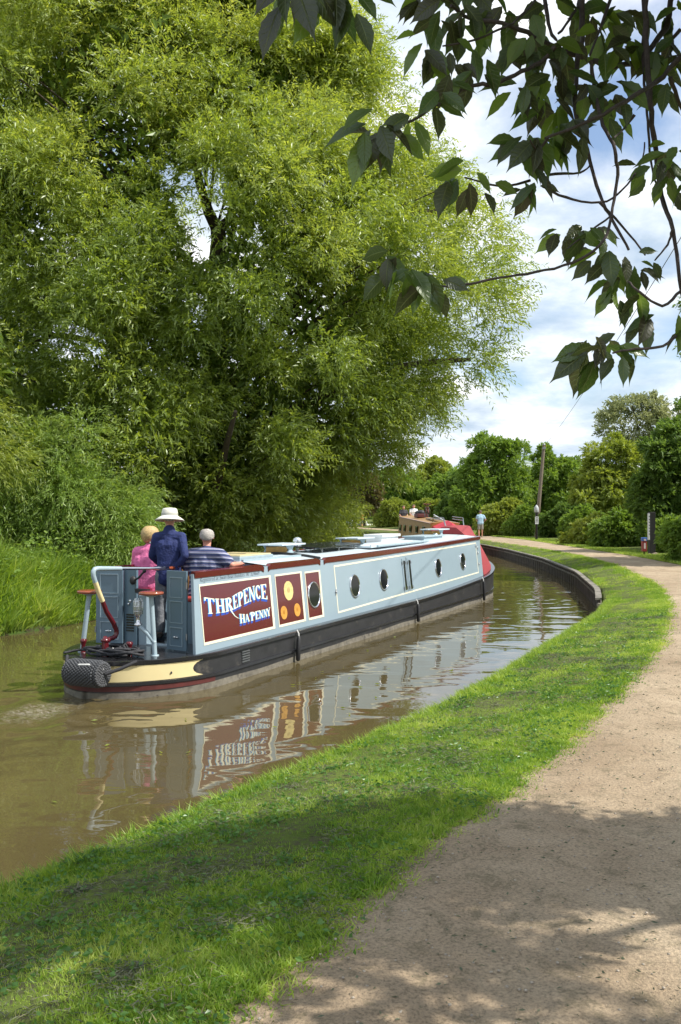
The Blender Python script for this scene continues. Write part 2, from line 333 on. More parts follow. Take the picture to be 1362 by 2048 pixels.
def limbs(paths, name, mat, parent):
    mb = MB()
    for pts, r0, r1 in paths:
        pts = [Vector(p) for p in pts]; q = []
        for i in range(len(pts) - 1):                      # smooth and roughen
            for k in range(4):
                f = k / 4; a = pts[max(i - 1, 0)]; b = pts[i]; c = pts[i + 1]; d = pts[min(i + 2, len(pts) - 1)]
                q.append(.5 * ((2 * b) + (c - a) * f + (2 * a - 5 * b + 4 * c - d) * f * f + (3 * b - a - 3 * c + d) * f ** 3))
        q.append(pts[-1]); n = len(q)
        rr = [r0 + (r1 - r0) * (i / (n - 1)) ** .8 for i in range(n)]
        q = [p + Vector((random.gauss(0, 1), random.gauss(0, 1), random.gauss(0, 1))) * min(rr[i], .12) * .25 for i, p in enumerate(q)]
        mb.tube(q, [r * random.uniform(.9, 1.12) for r in rr], 8)
    return mb.build(name, mat, parent)
def shell(n, c, r, rng, front=.7, rmin=.55, zmin=-1.):
    """points in an ellipsoid shell, more of them on the side towards the towpath"""
    out = []; c = np.array(c, float); r = np.array(r, float)
    while len(out) < n:
        v = unit(rng.normal(size=3)); 
        if v[1] > .15 and rng.random() < front: continue
        if v[2] < zmin: continue
        out.append(c + v * r * rng.uniform(rmin, 1))
    return np.array(out)
def tree(name, label, cat, base, lobes, nblob, br, per, L, Wd, mat, seed, droop=.35, ln=.5, m=8, trunk=.18, group=None, filler=0, fmat=None, bark=None, zmin=-1., twigs=0, spread=.7, rmin=.5):
    rng = np.random.default_rng(seed); rs = random.getstate(); random.seed(seed)
    bx, by, bz = base; root = thing(name, label, cat, base, 0, group); o = np.array(base)
    B = []; T = []
    vol = np.array([l[3] * l[4] * l[5] for l in lobes]) ** .67; vol /= vol.sum()
    cent = []
    for l, f in zip(lobes, vol):
        k = max(2, int(nblob * f)); cent.append(np.c_[shell(k, l[:3], l[3:], rng, zmin=zmin, rmin=rmin), np.repeat([l[:3]], k, 0)])
    cent = np.concatenate(cent); cent = cent[cent[:, 2] > bz + .15]
    for c in cent:
        r = br * rng.uniform(.7, 1.35); u = unit(rng.normal(size=(per, 3)))
        outw = unit(c[:3] - c[3:])
        keep = u @ outw > -.55; u = u[keep]
        P = c[:3] + u * r * rng.uniform(.2, .8, (len(u), 1)) * np.array([1, 1, .8])
        D = unit(u * .9 + outw * .5 + np.array([0, 0, .35]) + rng.normal(size=(len(u), 3)) * .3)
        V = sprays(P, D, ln * rng.uniform(.6, 1.2, len(u)), m, L, Wd, droop, rng, spread)
        B.append(V); T.append(np.clip(rng.uniform(.1, .9) * .5 + rng.uniform(0, .5, len(V) // 4) + .0, 0, 1))
    V = np.concatenate(B) - o; leafobj('foliage', V, mat, root, np.concatenate(T))
    if filler:
        P = []
        for l, f in zip(lobes, vol):
            k = int(filler * f); P.append(np.array(l[:3]) + unit(rng.normal(size=(k, 3))) * np.array(l[3:]) * (rng.random((k, 1)) ** .5) * .72)
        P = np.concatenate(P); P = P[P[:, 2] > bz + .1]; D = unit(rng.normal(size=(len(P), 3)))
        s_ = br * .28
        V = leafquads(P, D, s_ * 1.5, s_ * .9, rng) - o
        leafobj('inner_foliage', V, fmat or mat, root, rng.uniform(0, .4, len(P)))  # inner leaves keep to dark tints, painting in the shade within the crown
    paths = []
    top = np.array([l[:3] for l in lobes]); z0 = bz
    main = top.mean(0)
    paths.append(([(0, 0, -.2), ((main[0] - bx) * .3, (main[1] - by) * .3, (main[2] - bz) * .45), tuple(main - o)], trunk, trunk * .4))
    for l in lobes:
        e = np.array(l[:3]) - o; s0 = (main - o) * .45
        paths.append(([tuple(s0), tuple((s0 + e) / 2 + rng.normal(size=3) * .2), tuple(e + np.array([0, 0, l[5] * .4]))], trunk * .5, trunk * .12))
    if twigs:
        for c in cent[rng.permutation(len(cent))[:twigs]]:
            e = c[:3] - o; s0 = c[3:] - o; s0 = s0 * np.array([1, 1, .8])
            paths.append(([tuple(s0), tuple((s0 + e) / 2 + np.array([0, 0, .1]) + rng.normal(size=3) * .1), tuple(e)], trunk * .16, trunk * .05))
    limbs(paths, 'trunk', bark or BARK, root); random.setstate(rs)
    return root
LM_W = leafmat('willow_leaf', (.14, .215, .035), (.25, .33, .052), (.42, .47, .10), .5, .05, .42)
LM_WI = leafmat('willow_shaded_inner_leaf', (.09, .14, .025), (.12, .19, .035), (.17, .25, .045), .45, .02)  # darker leaf for crown insides, their shade put into the colour
LM_OS = leafmat('osier_leaf', (.14, .23, .045), (.23, .34, .065), (.36, .46, .12), .45, .04, .5)
LM_G = leafmat('green_leaf', (.11, .19, .03), (.17, .27, .045), (.24, .34, .07), .45, .025, .5)
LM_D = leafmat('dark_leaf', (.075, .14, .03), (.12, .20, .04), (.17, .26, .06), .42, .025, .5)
LM_Y = leafmat('yellow_green_leaf', (.16, .22, .03), (.24, .30, .05), (.32, .37, .08), .45, .03, .5)
LM_P = leafmat('pale_leaf', (.17, .21, .09), (.24, .27, .12), (.32, .34, .17), .4, .03, .5)
LM_BR = leafmat('bronze_leaf', (.10, .10, .03), (.16, .13, .05), (.16, .18, .06), .4, .05)
LM_GR = leafmat('grass_blade', (.13, .25, .035), (.28, .41, .06), (.52, .58, .16), .45, .03, .5)
LM_RD = leafmat('reed_blade', (.13, .23, .035), (.27, .39, .06), (.46, .53, .15), .48, .03, .5)
LM_CH = leafmat('cherry_leaf', (.055, .050, .022), (.055, .10, .025), (.13, .21, .04), .55, .04, .3)
LM_CHV = leafmat('cherry_leaf_near', (.050, .042, .022), (.060, .11, .026), (.17, .26, .045), .6, .05, .3)
def veins(m):
    t = m.node_tree; lu = N(t, 'ShaderNodeAttribute', attribute_name='lu').outputs['Fac']; lv = N(t, 'ShaderNodeAttribute', attribute_name='lv').outputs['Fac']
    w = M(t, 'ABSOLUTE', M(t, 'SUBTRACT', M(t, 'FRACT', M(t, 'SUBTRACT', M(t, 'MULTIPLY', lu, 9.0), M(t, 'MULTIPLY', lv, 1.5))), .5))
    side = M(t, 'SUBTRACT', 1, M(t, 'DIVIDE', w, .13), True); mid = M(t, 'SUBTRACT', 1, M(t, 'DIVIDE', lv, .09), True); v = M(t, 'MAXIMUM', M(t, 'MULTIPLY', side, .45), mid)
    rp = [n for n in t.nodes if n.type == 'VALTORGB'][0]; q = N(t, 'ShaderNodeMix', data_type='RGBA'); LK(t, M(t, 'MULTIPLY', v, .6), q.inputs[0]); q.inputs[7].default_value = (.20, .24, .08, 1)
    ends = [(l.to_node, l.to_socket) for l in rp.outputs[0].links]; LK(t, rp.outputs[0], q.inputs[6])
    for _, so_ in ends: LK(t, q.outputs[2], so_)
    b = N(t, 'ShaderNodeBump'); b.inputs['Strength'].default_value = .7; b.inputs['Distance'].default_value = .002; LK(t, v, b.inputs['Height'])
    for n in t.nodes:
        if n.type in ('BSDF_DIFFUSE', 'BSDF_GLOSSY'): LK(t, b.outputs[0], n.inputs['Normal'])
veins(LM_CHV)
LM_STRAW = leafmat('straw', (.30, .27, .12), (.40, .35, .17), (.50, .45, .25), .3, .02)
LM_CLOV = leafmat('clover_leaf', (.06, .14, .03), (.09, .20, .04), (.14, .26, .06), .4, .03)
LM_DRY = leafmat('cut_grass', (.10, .12, .08), (.16, .17, .11), (.24, .23, .15), .1, .01)

#@@TREES
# ------------------------------------------------------------------ the big willow
def willow():
    rng = np.random.default_rng(11); base = np.array([-4.0, 26.0, .6])
    root = thing('willow_tree', 'huge spreading willow tree filling the left bank behind the blue narrowboat', 'tree', tuple(base))
    Rr = pw([(1, 2.2), (2, 3.8), (3.2, 5.2), (3.9, 6.6), (5.2, 7.9), (6.6, 8.8), (9, 9.5), (10.4, 8.7), (11.4, 7.8), (12.6, 6.8), (14.2, 5.7), (15.8, 4.6), (18, 2.6), (19.5, .4)])
    Rl = pw([(1, 7), (4, 9.5), (12, 11), (14, 9), (16, 6.3), (18, 3), (19.5, .4)])
    cs = []
    while len(cs) < 600:
        z = rng.uniform(1.4, 18.3); ph = rng.uniform(0, 2 * math.pi); c_, s_ = math.cos(ph), math.sin(ph)
        if s_ > .2 and rng.random() < .72: continue
        f = rng.uniform(.62, .97) if rng.random() < .8 else rng.uniform(.35, .7)
        Rx = (Rr(z) if c_ > 0 else Rl(z)); Ry = min(Rx, 9) * .66
        p = np.array([-4.4 + c_ * Rx * f, 26 + s_ * Ry * f, z])
        sx_ = -4.4 + (p[0] + 4.4)
        gx = p[0] / p[1] * 26; gz = 2.2 + (p[2] - 2.2) / p[1] * 26
        if ((gx + 4.0) / .6) ** 2 + ((gz - 10.9) / 1.4) ** 2 < 1 : continue       # the open gap round the fork
        if ((gx + 7.6) / 1.1) ** 2 + ((gz - 7.1) / .6) ** 2 < 1 : continue
        if (p[0] - .35) > 0 and p[1] < 21.2: continue
        if p[1] < 19.0: continue
        cs.append(np.r_[p, -4.4, 26, min(z - 1.5, 12)])
    cs = np.array(cs); Vs = []; Ts = []
    for c in cs:
        r = rng.uniform(.75, 1.35); k = int(185 * r); u = unit(rng.normal(size=(k, 3))); outw = unit(c[:3] - c[3:])
        u = u[u @ outw > -.6]; k = len(u)
        P = c[:3] + u * r * rng.uniform(.15, .85, (k, 1)) * np.array([1, 1, .85])
        D = unit(u * .8 + outw * .55 + np.array([0, 0, .15]) + rng.normal(size=(k, 3)) * .35)
        V = sprays(P, D, rng.uniform(.3, .6, k), 9, .15, .038, .35, rng, .95)
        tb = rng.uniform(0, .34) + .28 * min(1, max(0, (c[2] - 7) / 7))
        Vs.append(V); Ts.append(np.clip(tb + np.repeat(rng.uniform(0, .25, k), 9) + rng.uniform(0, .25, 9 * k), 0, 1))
    # long hanging shoots round the lower skirt and along the outline
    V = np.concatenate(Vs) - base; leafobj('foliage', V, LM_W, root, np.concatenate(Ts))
    k = 42000; z = rng.uniform(1.5, 17, k); ph = rng.uniform(0, 2 * math.pi, k); f = np.sqrt(rng.uniform(0, 1, k)) * .74
    Rx = np.where(np.cos(ph) > 0, Rr(z), Rl(z)); P = np.c_[-4.4 + np.cos(ph) * Rx * f, 26 + np.sin(ph) * np.minimum(Rx, 9) * .62 * f, z]
    gx = P[:, 0] / P[:, 1] * 26; gz = 2.2 + (P[:, 2] - 2.2) / P[:, 1] * 26
    P = P[(((gx + 4.0) / .8) ** 2 + ((gz - 10.9) / 1.55) ** 2 > 1) & (((gx + 7.6) / 1.0) ** 2 + ((gz - 7.1) / .6) ** 2 > 1)]
    # leave other irregular lets for the sky
    for q in range(26):
        hx, hz = rng.uniform(-13, 2), rng.uniform(6, 13); g = ((P[:, 0] / P[:, 1] * 26 - hx) / .28) ** 2 + ((2.2 + (P[:, 2] - 2.2) / P[:, 1] * 26 - hz) / .45) ** 2
        P = P[g > 1]
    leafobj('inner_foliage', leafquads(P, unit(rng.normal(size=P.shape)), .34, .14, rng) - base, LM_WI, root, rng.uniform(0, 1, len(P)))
    b = Vector(base)
    paths = [([(-3.9, 26, .3), (-3.7, 26, 4), (-3.5, 25.9, 8), (-3.5, 25.8, 10.4)], .42, .22),
             ([(-3.5, 25.8, 10.2), (-4.0, 25.6, 11.6), (-4.4, 25.5, 13.2), (-5.4, 25.2, 15)], .17, .05),
             ([(-3.5, 25.8, 10.2), (-2.9, 25.7, 11.2), (-2.3, 25.6, 12.6), (-1.8, 25.6, 15)], .16, .05),
             ([(-4.2, 25.6, 12.3), (-5.2, 25.4, 13.0), (-6.2, 25.4, 13.1)], .07, .03),
             ([(-3.7, 26, 3), (-5.2, 25.5, 5.0), (-6.2, 25.0, 7.0), (-6.6, 25, 9.5), (-7, 25, 13)], .3, .08),
             ([(-6.2, 25, 6.9), (-7.4, 24.6, 7.6), (-9.0, 24.4, 7.9)], .13, .05), ([(-6.0, 25, 6.6), (-7.6, 24.6, 7.0), (-8.6, 24.4, 6.7)], .1, .04),
             ([(-3.6, 26, 5), (-1.8, 25.5, 7.5), (-.2, 25, 9.4), (1.8, 25, 10.4), (3.4, 25, 10.6)], .26, .05),
             ([(-3.6, 26, 4), (-1, 25.4, 5.2), (1.5, 25, 6.2), (3.6, 24.8, 6.4)], .2, .05),
             ([(-.6, 25.2, 8.8), (.2, 25.1, 10.6), (.4, 25, 13)], .11, .04),
             ([(-3.9, 26, 1.2), (-3.2, 23.5, 3.0), (-2.5, 21.5, 4.6)], .2, .05),
             ([(-3.9, 26, 1.5), (-6.5, 23.5, 3.2), (-8.2, 22, 5)], .2, .06)]
    for i in range(0, 110):
        c = cs[(i * 3) % len(cs)]; e = Vector(c[:3]); s0 = Vector((-4 + (e.x + 4) * .35, 25.8 + (e.y - 25.8) * .3, max(2, e.z - 2.2)))
        paths.append(([s0, (s0 + e) / 2 + Vector((0, 0, .35)), e], .05, .014))
    limbs([([tuple(Vector(p) - b) for p in pts], a, c) for pts, a, c in paths], 'trunk', BARK, root)
willow()

def GZ(x, y): return .6
# left bank shrubs in front of the willow
tree('willow_tree', 'paler young willow at the left edge of the frame', 'tree', (-9.2, 19.5, .7), [(-8.4, 19.6, 5.3, 1.6, 1.6, 2.3), (-9.6, 19.5, 3.2, 1.8, 1.6, 1.8), (-7.9, 19.3, 3.7, 1.3, 1.2, 1.2)], 50, .6, 110, .13, .026, LM_Y, 21, .5, .55, 10, .12, filler=2500, fmat=LM_WI, spread=.5)
for i, (x, y, z, rx, rz, mt, lab, sd_) in enumerate([
    (-6.6, 20.4, 2.9, 1.7, 1.35, LM_OS, 'feathery grey-green osier shrub left of the people on the boat', 31),
    (-8.3, 20.0, 2.3, 1.2, 1.3, LM_OS, 'feathery osier shrub at the left edge under the pale young willow', 32),
    (-5.2, 20.9, 1.9, 1.0, .9, LM_OS, 'thin low osier shrub right behind the man in the white hat', 33)]):
    tree('osier_shrub', lab, 'shrub', (x, y, .6), [(x, y, z, rx, 1.0, rz), (x + .4, y, z - .8, rx * 1.05, 1.0, rz * .7)], int(30 * rx), .42, 60, .13, .022, mt, sd_, .45, .8, 13, .05, 'osier shrubs along the far bank', filler=900, fmat=LM_WI, bark=BARKL, twigs=14, spread=.6)
tree('willow_shrub', 'pale yellow-green shrub hanging over the water behind the boat roof', 'shrub', (-1.1, 33, .5), [(-1.0, 32.6, 1.8, 1.6, 1.1, 1.2), (-.2, 33.6, 1.5, .9, 1.0, 1.1)], 40, .5, 70, .16, .035, LM_Y, 41, .5, .5, 8, .06, filler=600)

# far trees, each its own crown
FT = [ # label, px, ytop, ybot, Yd, halfwidth px, mat, seed
    ('bronze-tinged tree behind the white cruiser, at the willow skirt', 728, 940, 1050, 98, 45, LM_BR, 51),
    ('rounded green tree at the far bend, left of the dark one', 790, 935, 1050, 108, 55, LM_G, 52),
    ('olive round-topped tree at the far bend, lowest skyline tree', 868, 912, 1040, 112, 50, LM_Y, 53),
    ('mid-green tree above the brown moored boat', 905, 945, 1045, 88, 60, LM_G, 54),
    ('tall deep green tree left of the telegraph pole', 995, 868, 1050, 76, 88, LM_G, 55),
    ('broad green tree behind the telegraph pole', 1105, 892, 1045, 78, 68, LM_G, 56),
    ('dark green tree behind the walker in the blue shirt', 940, 930, 1050, 80, 60, LM_D, 57),
    ('loose yellow-green willow right of the telegraph pole', 1222, 872, 1050, 56, 98, LM_Y, 58),
    ('pale open-crowned tree rising above the right hand trees', 1300, 752, 960, 66, 120, LM_P, 59),
    ('dark broad tree overhanging the black mile post', 1352, 852, 1085, 37, 100, LM_D, 60),
    ('glossy green tree on the right edge above the hedge', 1400, 800, 1080, 44, 90, LM_D, 61),
    ('bushy green tree behind the white cruiser and far lawn', 650, 930, 1050, 104, 60, LM_G, 62)]
for lab, x, yt, yb, Yd, hw, mt, sd_ in FT:
    a = at(x, yt, Yd); bt = at(x, yb, Yd); rx = hw / F * Yd; hz = (a.z - .6); pale = mt is LM_P
    rg = random.Random(sd_); lobes = []
    zc_ = .6 + hz * .6
    lobes.append((a.x, Yd, zc_, rx * .8, rx * .7, hz * .4))
    for q in range(7): 
        aa = rg.uniform(-1, 1); lobes.append((a.x + aa * rx * .75, Yd - rg.uniform(-.2, .4) * rx, .6 + hz * rg.uniform(.25, .72), rx * rg.uniform(.3, .5), rx * .45, hz * rg.uniform(.15, .27)))
    lobes.append((a.x + rg.uniform(-.2, .2) * rx, Yd, a.z - hz * .24, rx * .45, rx * .45, hz * .24))
    sc = Yd / 60.0
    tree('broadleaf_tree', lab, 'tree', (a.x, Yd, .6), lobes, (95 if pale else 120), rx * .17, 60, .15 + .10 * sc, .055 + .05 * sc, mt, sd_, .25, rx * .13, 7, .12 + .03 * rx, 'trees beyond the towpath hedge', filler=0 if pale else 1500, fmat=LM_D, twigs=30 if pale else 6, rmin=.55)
# hedge shrubs on the right of the towpath
HS = [('pale flowering shrub next to the walker in the blue shirt', 1010, 1000, 61, 46, LM_Y, 71),
      ('mid-green hedge shrub between flowering shrub and telegraph pole', 1055, 1018, 58, 30, LM_G, 72),
      ('dark green hedge shrub right of the telegraph pole', 1142, 1012, 54, 44, LM_D, 73),
      ('green hedge shrub behind the pale rounded one', 1175, 1018, 49, 40, LM_G, 74),
      ('pale rounded hedge shrub halfway along the towpath hedge', 1195, 1038, 44, 46, LM_Y, 75),
      ('sunlit hedge shrub left of the black mile post', 1245, 1028, 40.5, 42, LM_G, 76),
      ('low green hedge shrub right behind the black mile post', 1298, 1032, 40, 40, LM_G, 77),
      ('bramble shrub at the right edge beside the mile post', 1368, 1040, 34.5, 42, LM_G, 78),
      ('round green shrub at the foot of the far bend trees', 790, 1000, 92, 38, LM_Y, 79),
      ('light green shrub above the brown boat cabin', 860, 1000, 84, 34, LM_Y, 80),
      ('dark green shrub above the red bow cover', 915, 990, 82, 40, LM_D, 81),
      ('tangled green shrub on the right edge by the near towpath', 1420, 1030, 29, 60, LM_G, 82)]
for lab, x, yt, Yd, hw, mt, sd_ in HS:
    a = at(x, yt, Yd); rx = hw / F * Yd; h = a.z - .55
    rg = random.Random(sd_); lobes = [(a.x, Yd + .3, .55 + h * .5, rx * .85, rx * .8, h * .5)]
    for q in range(8): w_ = rg.uniform(.25, .5); lobes.append((a.x + rg.uniform(-.9, .9) * rx, Yd + .5 + rg.uniform(-.1, .6) * rx, .55 + h * rg.uniform(.2, .72), rx * w_, rx * .5, h * rg.uniform(.18, .36)))
    sc = Yd / 50.0
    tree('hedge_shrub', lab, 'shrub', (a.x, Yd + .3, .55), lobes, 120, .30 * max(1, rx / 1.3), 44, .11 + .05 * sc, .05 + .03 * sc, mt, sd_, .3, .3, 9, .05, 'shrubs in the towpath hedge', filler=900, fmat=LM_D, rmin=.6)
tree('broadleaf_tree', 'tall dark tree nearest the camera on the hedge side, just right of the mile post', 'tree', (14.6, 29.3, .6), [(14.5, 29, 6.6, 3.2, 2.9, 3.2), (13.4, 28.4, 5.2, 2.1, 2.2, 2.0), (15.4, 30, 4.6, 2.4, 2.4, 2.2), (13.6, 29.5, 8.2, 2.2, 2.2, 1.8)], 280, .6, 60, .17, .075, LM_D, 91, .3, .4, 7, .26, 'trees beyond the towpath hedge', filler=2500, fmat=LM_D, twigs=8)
# bigger hedge mass hidden behind (keeps the skyline closed): a dense row well back
rng = np.random.default_rng(5)
P = []
for q in range(260):
    x = rng.uniform(-70, 60); y = 128 + rng.uniform(-6, 6); hh = rng.uniform(3.5, 7.5); P.append([x, y, hh])
Vs = []; Ts = []
for x, y, hh in P:
    k = 150; u = unit(rng.normal(size=(k, 3))); c = np.array([x, y, .6 + hh * .5]) + u * np.array([3.2, 2, hh * .5]); Vs.append(sprays(c, unit(u + [0, 0, .3]), .9, 4, .5, .28, .2, rng)); Ts.append(np.full(4 * k, rng.uniform(0, .9)))
tag(leafobj('distant_woodland', Vs, LM_G, None, np.concatenate(Ts)), kind='stuff', label='dense woodland closing the view far behind the canal bend', cat='woodland')

# ------------------------------------------------------------------ grass and bank plants
def scatter(n, y0, y1, xa, xb, rng, pw_=1.0):
    y = y0 + (y1 - y0) * rng.random(n) ** pw_; a = xa(y); b = xb(y); return np.c_[a + (b - a) * rng.random(n), y]
def towz(x, y):
    b = BANK(y); w = np.maximum(LEFTE(y) - b, .3); f = x - b
    ed = np.interp(f, [-.05, 0, .05, .12, .26], [-.05, 0, .22, .36, .40]); return np.where(f < .26, ed, np.minimum(.40 + (f - .26) / np.maximum(w * .7, .2) * .13, .55))
def nz2(x, y, k, ph=0): return np.sin(x * k + ph + 1.3 * np.sin(y * k * .7)) * np.sin(y * k * 1.1 + ph * 2 + 1.1 * np.sin(x * k * .9))
def grass(name, label, parts, mat):
    Vs = []; Ts = []; rng = np.random.default_rng(99)
    for n, y0, y1, L, Wd, pwr in parts:
        P2 = scatter(n, y0, y1, lambda y: BANK(y) + .0, lambda y: LEFTE(y) + lnoise(y) + .02 + .22 * rng.random(len(y)) ** 5, rng, pwr)
        x, y = P2.T; f = x - BANK(y); z = towz(x, y)
        cl = nz2(x, y, 3.1) * .35 + nz2(x, y, 8.3, 1) * .35 + nz2(x, y, 21, 2) * .3
        cl = cl + .35 * nz2(x, y, 47, 3); g = rng.random(len(x)) < (.86 + .4 * cl); x, y, z, cl, f = x[g], y[g], z[g], cl[g], f[g]
        edge = np.exp(-((f - .1) / .22) ** 2)
        D = unit(np.c_[rng.normal(0, .5, len(x)) - edge * .35, rng.normal(0, .5, len(x)), np.full(len(x), .85)])
        l = L * rng.uniform(.4, 1.35, len(x)) * (1 + .6 * cl) * (1 + .5 * edge)
        Vs.append(leafquads(np.c_[x, y, z], D, l, Wd * rng.uniform(.6, 1.3, len(x)), rng, .3, .25))
        Ts.append(np.clip(.42 + .22 * nz2(x, y, 1.4, .5) + .2 * nz2(x, y, 5.3) + .2 * nz2(x, y, 17) + rng.normal(0, .2, len(x)), 0, 1))
    return tag(leafobj(name, Vs, mat, None, np.concatenate(Ts)), label=label, cat='grass', kind='stuff')
grass('grass', 'short mown grass along the towpath edge', [(420000, 2.6, 7.5, .05, .0055, 1.0), (330000, 7, 20, .055, .009, 1.0), (150000, 20, 62, .06, .022, 1.0)], LM_GR)
# verge on the far side of the path
rng = np.random.default_rng(8)
P2 = scatter(90000, 2, 70, lambda y: RIGHTE(y) - .12, lambda y: RIGHTE(y) + 1.6, rng); n = len(P2)
V = leafquads(np.c_[P2, np.full(n, .57)], unit(np.c_[rng.normal(0, .4, (n, 2)), np.ones(n)]), rng.uniform(.04, .16, n), .018, rng, .3, .25)
tag(leafobj('verge_grass', V, LM_GR, None, rng.random(n)), label='rough grass verge between path and hedge', cat='grass', kind='stuff')
rng = np.random.default_rng(41)
P2 = scatter(16000, 2.8, 22, lambda y: BANK(y) + .2, lambda y: LEFTE(y) + .05, rng, 1.3); kk = nz2(P2[:, 0], P2[:, 1], 2.3, 4) > -.1; P2 = P2[kk]; n = len(P2)
tag(leafobj('dry_grass', leafquads(np.c_[P2, towz(P2[:, 0], P2[:, 1])], unit(np.c_[rng.normal(0, .7, (n, 2)), np.full(n, .6)]), rng.uniform(.03, .08, n), .006, rng, .3, .3), LM_STRAW, None, rng.random(n)), label='scattered straw-coloured dry blades in the mown grass', cat='grass', kind='stuff')
cc = scatter(420, 2.8, 15, lambda y: BANK(y) + .15, lambda y: LEFTE(y) + .02, rng, 1.4); Vs = []
for cx, cy in cc:
    k = int(rng.integers(8, 46)); r = rng.uniform(.03, .14); p = np.c_[cx + rng.normal(0, r, k), cy + rng.normal(0, r, k)]
    a = rng.uniform(0, 6.28, k); z = towz(p[:, 0], p[:, 1]) + rng.uniform(.02, .055, k)
    Vs.append(leafquads(np.c_[p, z], unit(np.c_[np.cos(a), np.sin(a), rng.uniform(-.1, .5, k)]), rng.uniform(.015, .04, k), rng.uniform(.012, .024, k), rng, .5, .1))
k = sum(len(v) for v in Vs) // 4
tag(leafobj('clover_weeds', Vs, LM_CLOV, None, rng.random(k)), label='broad-leaved clover and weeds among the mown grass', cat='weeds', kind='stuff')
yt = rng.uniform(2.9, 18, 900); Vs = []
for y0 in yt:
    k = int(rng.integers(5, 22)); x0 = float(BANK(y0)) + rng.uniform(.0, .3); p = np.c_[x0 + rng.normal(0, .03, k), y0 + rng.normal(0, .03, k)]
    Vs.append(leafquads(np.c_[p, towz(p[:, 0], p[:, 1])], unit(np.c_[rng.normal(-.25, .35, k), rng.normal(0, .35, k), np.ones(k)]), rng.uniform(.07, .20, k), .007, rng, .3, .35))
k = sum(len(v) for v in Vs) // 4
tag(leafobj('edge_tufts', Vs, LM_RD, None, rng.random(k) * .7), label='long unmown grass tufts hanging over the canal edge', cat='grass', kind='stuff')
# dead clippings lying in the mown grass
c2 = scatter(130, 2.8, 14, lambda y: BANK(y) + .25, lambda y: LEFTE(y) - .05, rng); Vs = []
for cx, cy in c2:
    k = rng.integers(60, 520); r = rng.uniform(.03, .15)
    p = np.c_[cx + rng.normal(0, r * 1.4, k), cy + rng.normal(0, r, k)]; z = towz(p[:, 0], p[:, 1]) + rng.uniform(.01, .05, k)
    Vs.append(leafquads(np.c_[p, z], unit(np.c_[rng.normal(size=(k, 2)), rng.normal(0, .25, k)]), rng.uniform(.02, .06, k), .004, rng))
k = sum(len(v) for v in Vs) // 4
tag(leafobj('grass_clippings', Vs, LM_DRY, None, rng.random(k)), label='grey dried mowing clippings lying in the grass', cat='clippings', kind='stuff')
# reeds, nettles and tall grass on the far bank
k = 95000; y = rng.uniform(9, 27, k); off = rng.random(k) ** 1.4 * 2.6; x = PORT(y) - off + .05
z = np.interp(off, [0, .12, .5, 1.2, 3], [.0, .2, .38, .5, .7])
tall = .50 + .70 * np.clip(off / 1.0, 0, 1) + .32 * nz2(x, y, 1.7) + .22 * nz2(x, y, 5.1, 2)
D = unit(np.c_[rng.normal(.12, .3, k), rng.normal(-.05, .3, k), np.ones(k)])
tag(leafobj('reeds', leafquads(np.c_[x, y, z], D, np.maximum(tall, .12) * rng.uniform(.35, 1.3, k), rng.uniform(.012, .038, k), rng, .35, .3), LM_RD, None, np.clip(.45 + .3 * nz2(x, y, 1.1) + rng.normal(0, .2, k), 0, 1)), label='tall reeds and grass on the far bank waterline', cat='reeds', kind='stuff')
Vs = []; Ts = []
for q in range(1900):
    yy = rng.uniform(10, 26); of = rng.uniform(.5, 5); xx = PORT(yy) - of; h = rng.uniform(.6, 1.5) * (1 + .2 * math.sin(xx * 2 + yy)); z0 = .5
    k = 26; t = rng.random(k); P = np.c_[np.full(k, xx) + rng.normal(0, .07, k), np.full(k, yy) + rng.normal(0, .07, k), z0 + h * (.15 + .85 * t)]
    a = rng.uniform(0, 6.28, k); D = unit(np.c_[np.cos(a), np.sin(a), rng.uniform(-.3, .5, k)])
    Vs.append(leafquads(P, D, .11, .06, rng, .4, .2)); Ts.append(np.clip(rng.uniform(0, .6) + rng.random(k) * .4, 0, 1))
tag(leafobj('nettles', Vs, LM_G, None, np.concatenate(Ts)), label='leafy nettles and bank weeds behind the reeds', cat='nettles', kind='stuff')
fl = np.random.default_rng(31); k = 46; yy = fl.uniform(4.8, 16, k); xx = BANK(yy) - fl.uniform(.1, 4.5, k)
okw = ((xx - C0.x) * Nv.x + (yy - C0.y) * Nv.y) > 1.3; okw |= yy < 9.5
tag(leafobj('floating_leaves', leafquads(np.c_[xx, yy, np.full(k, .012)][okw], unit(np.c_[fl.normal(size=(k, 2)), np.zeros(k)])[okw], .075, .018, fl, .45, 0), LM_Y, None, fl.random(int(okw.sum()))), label='a few yellow willow leaves floating on the water', cat='leaves', kind='stuff')
# pebbles on the path
mb = MB(); rr = random.Random(4)
for q in range(1500):
    y = 2.6 + 9 * rr.random() ** 1.5; x = float(LEFTE(y)) + .05 + rr.random() * 2.4; r = rr.uniform(.0025, .008)
    mb.ball((x, y, .572 + r * .2), r, 5, 0, (1, rr.uniform(.7, 1.2), .6))
tag(mb.build('pebbles', pmat('pebble', (.36, .31, .25), .8, 0, .4, 90)), label='small loose stones scattered on the path', cat='pebbles', kind='stuff')
# fallen leaves, twigs and litter on path
k = 2600; P2 = scatter(k, 2.6, 14, lambda y: LEFTE(y) - .1, lambda y: LEFTE(y) + 2.3, rng)
tag(leafobj('leaf_litter', leafquads(np.c_[P2, np.full(k, .580)], unit(np.c_[rng.normal(size=(k, 2)), rng.normal(0, .1, k)]), rng.uniform(.008, .035, k), rng.uniform(.003, .012, k), rng), LM_DRY, None, rng.random(k) * .6), label='bits of leaf litter on the path', cat='litter', kind='stuff')

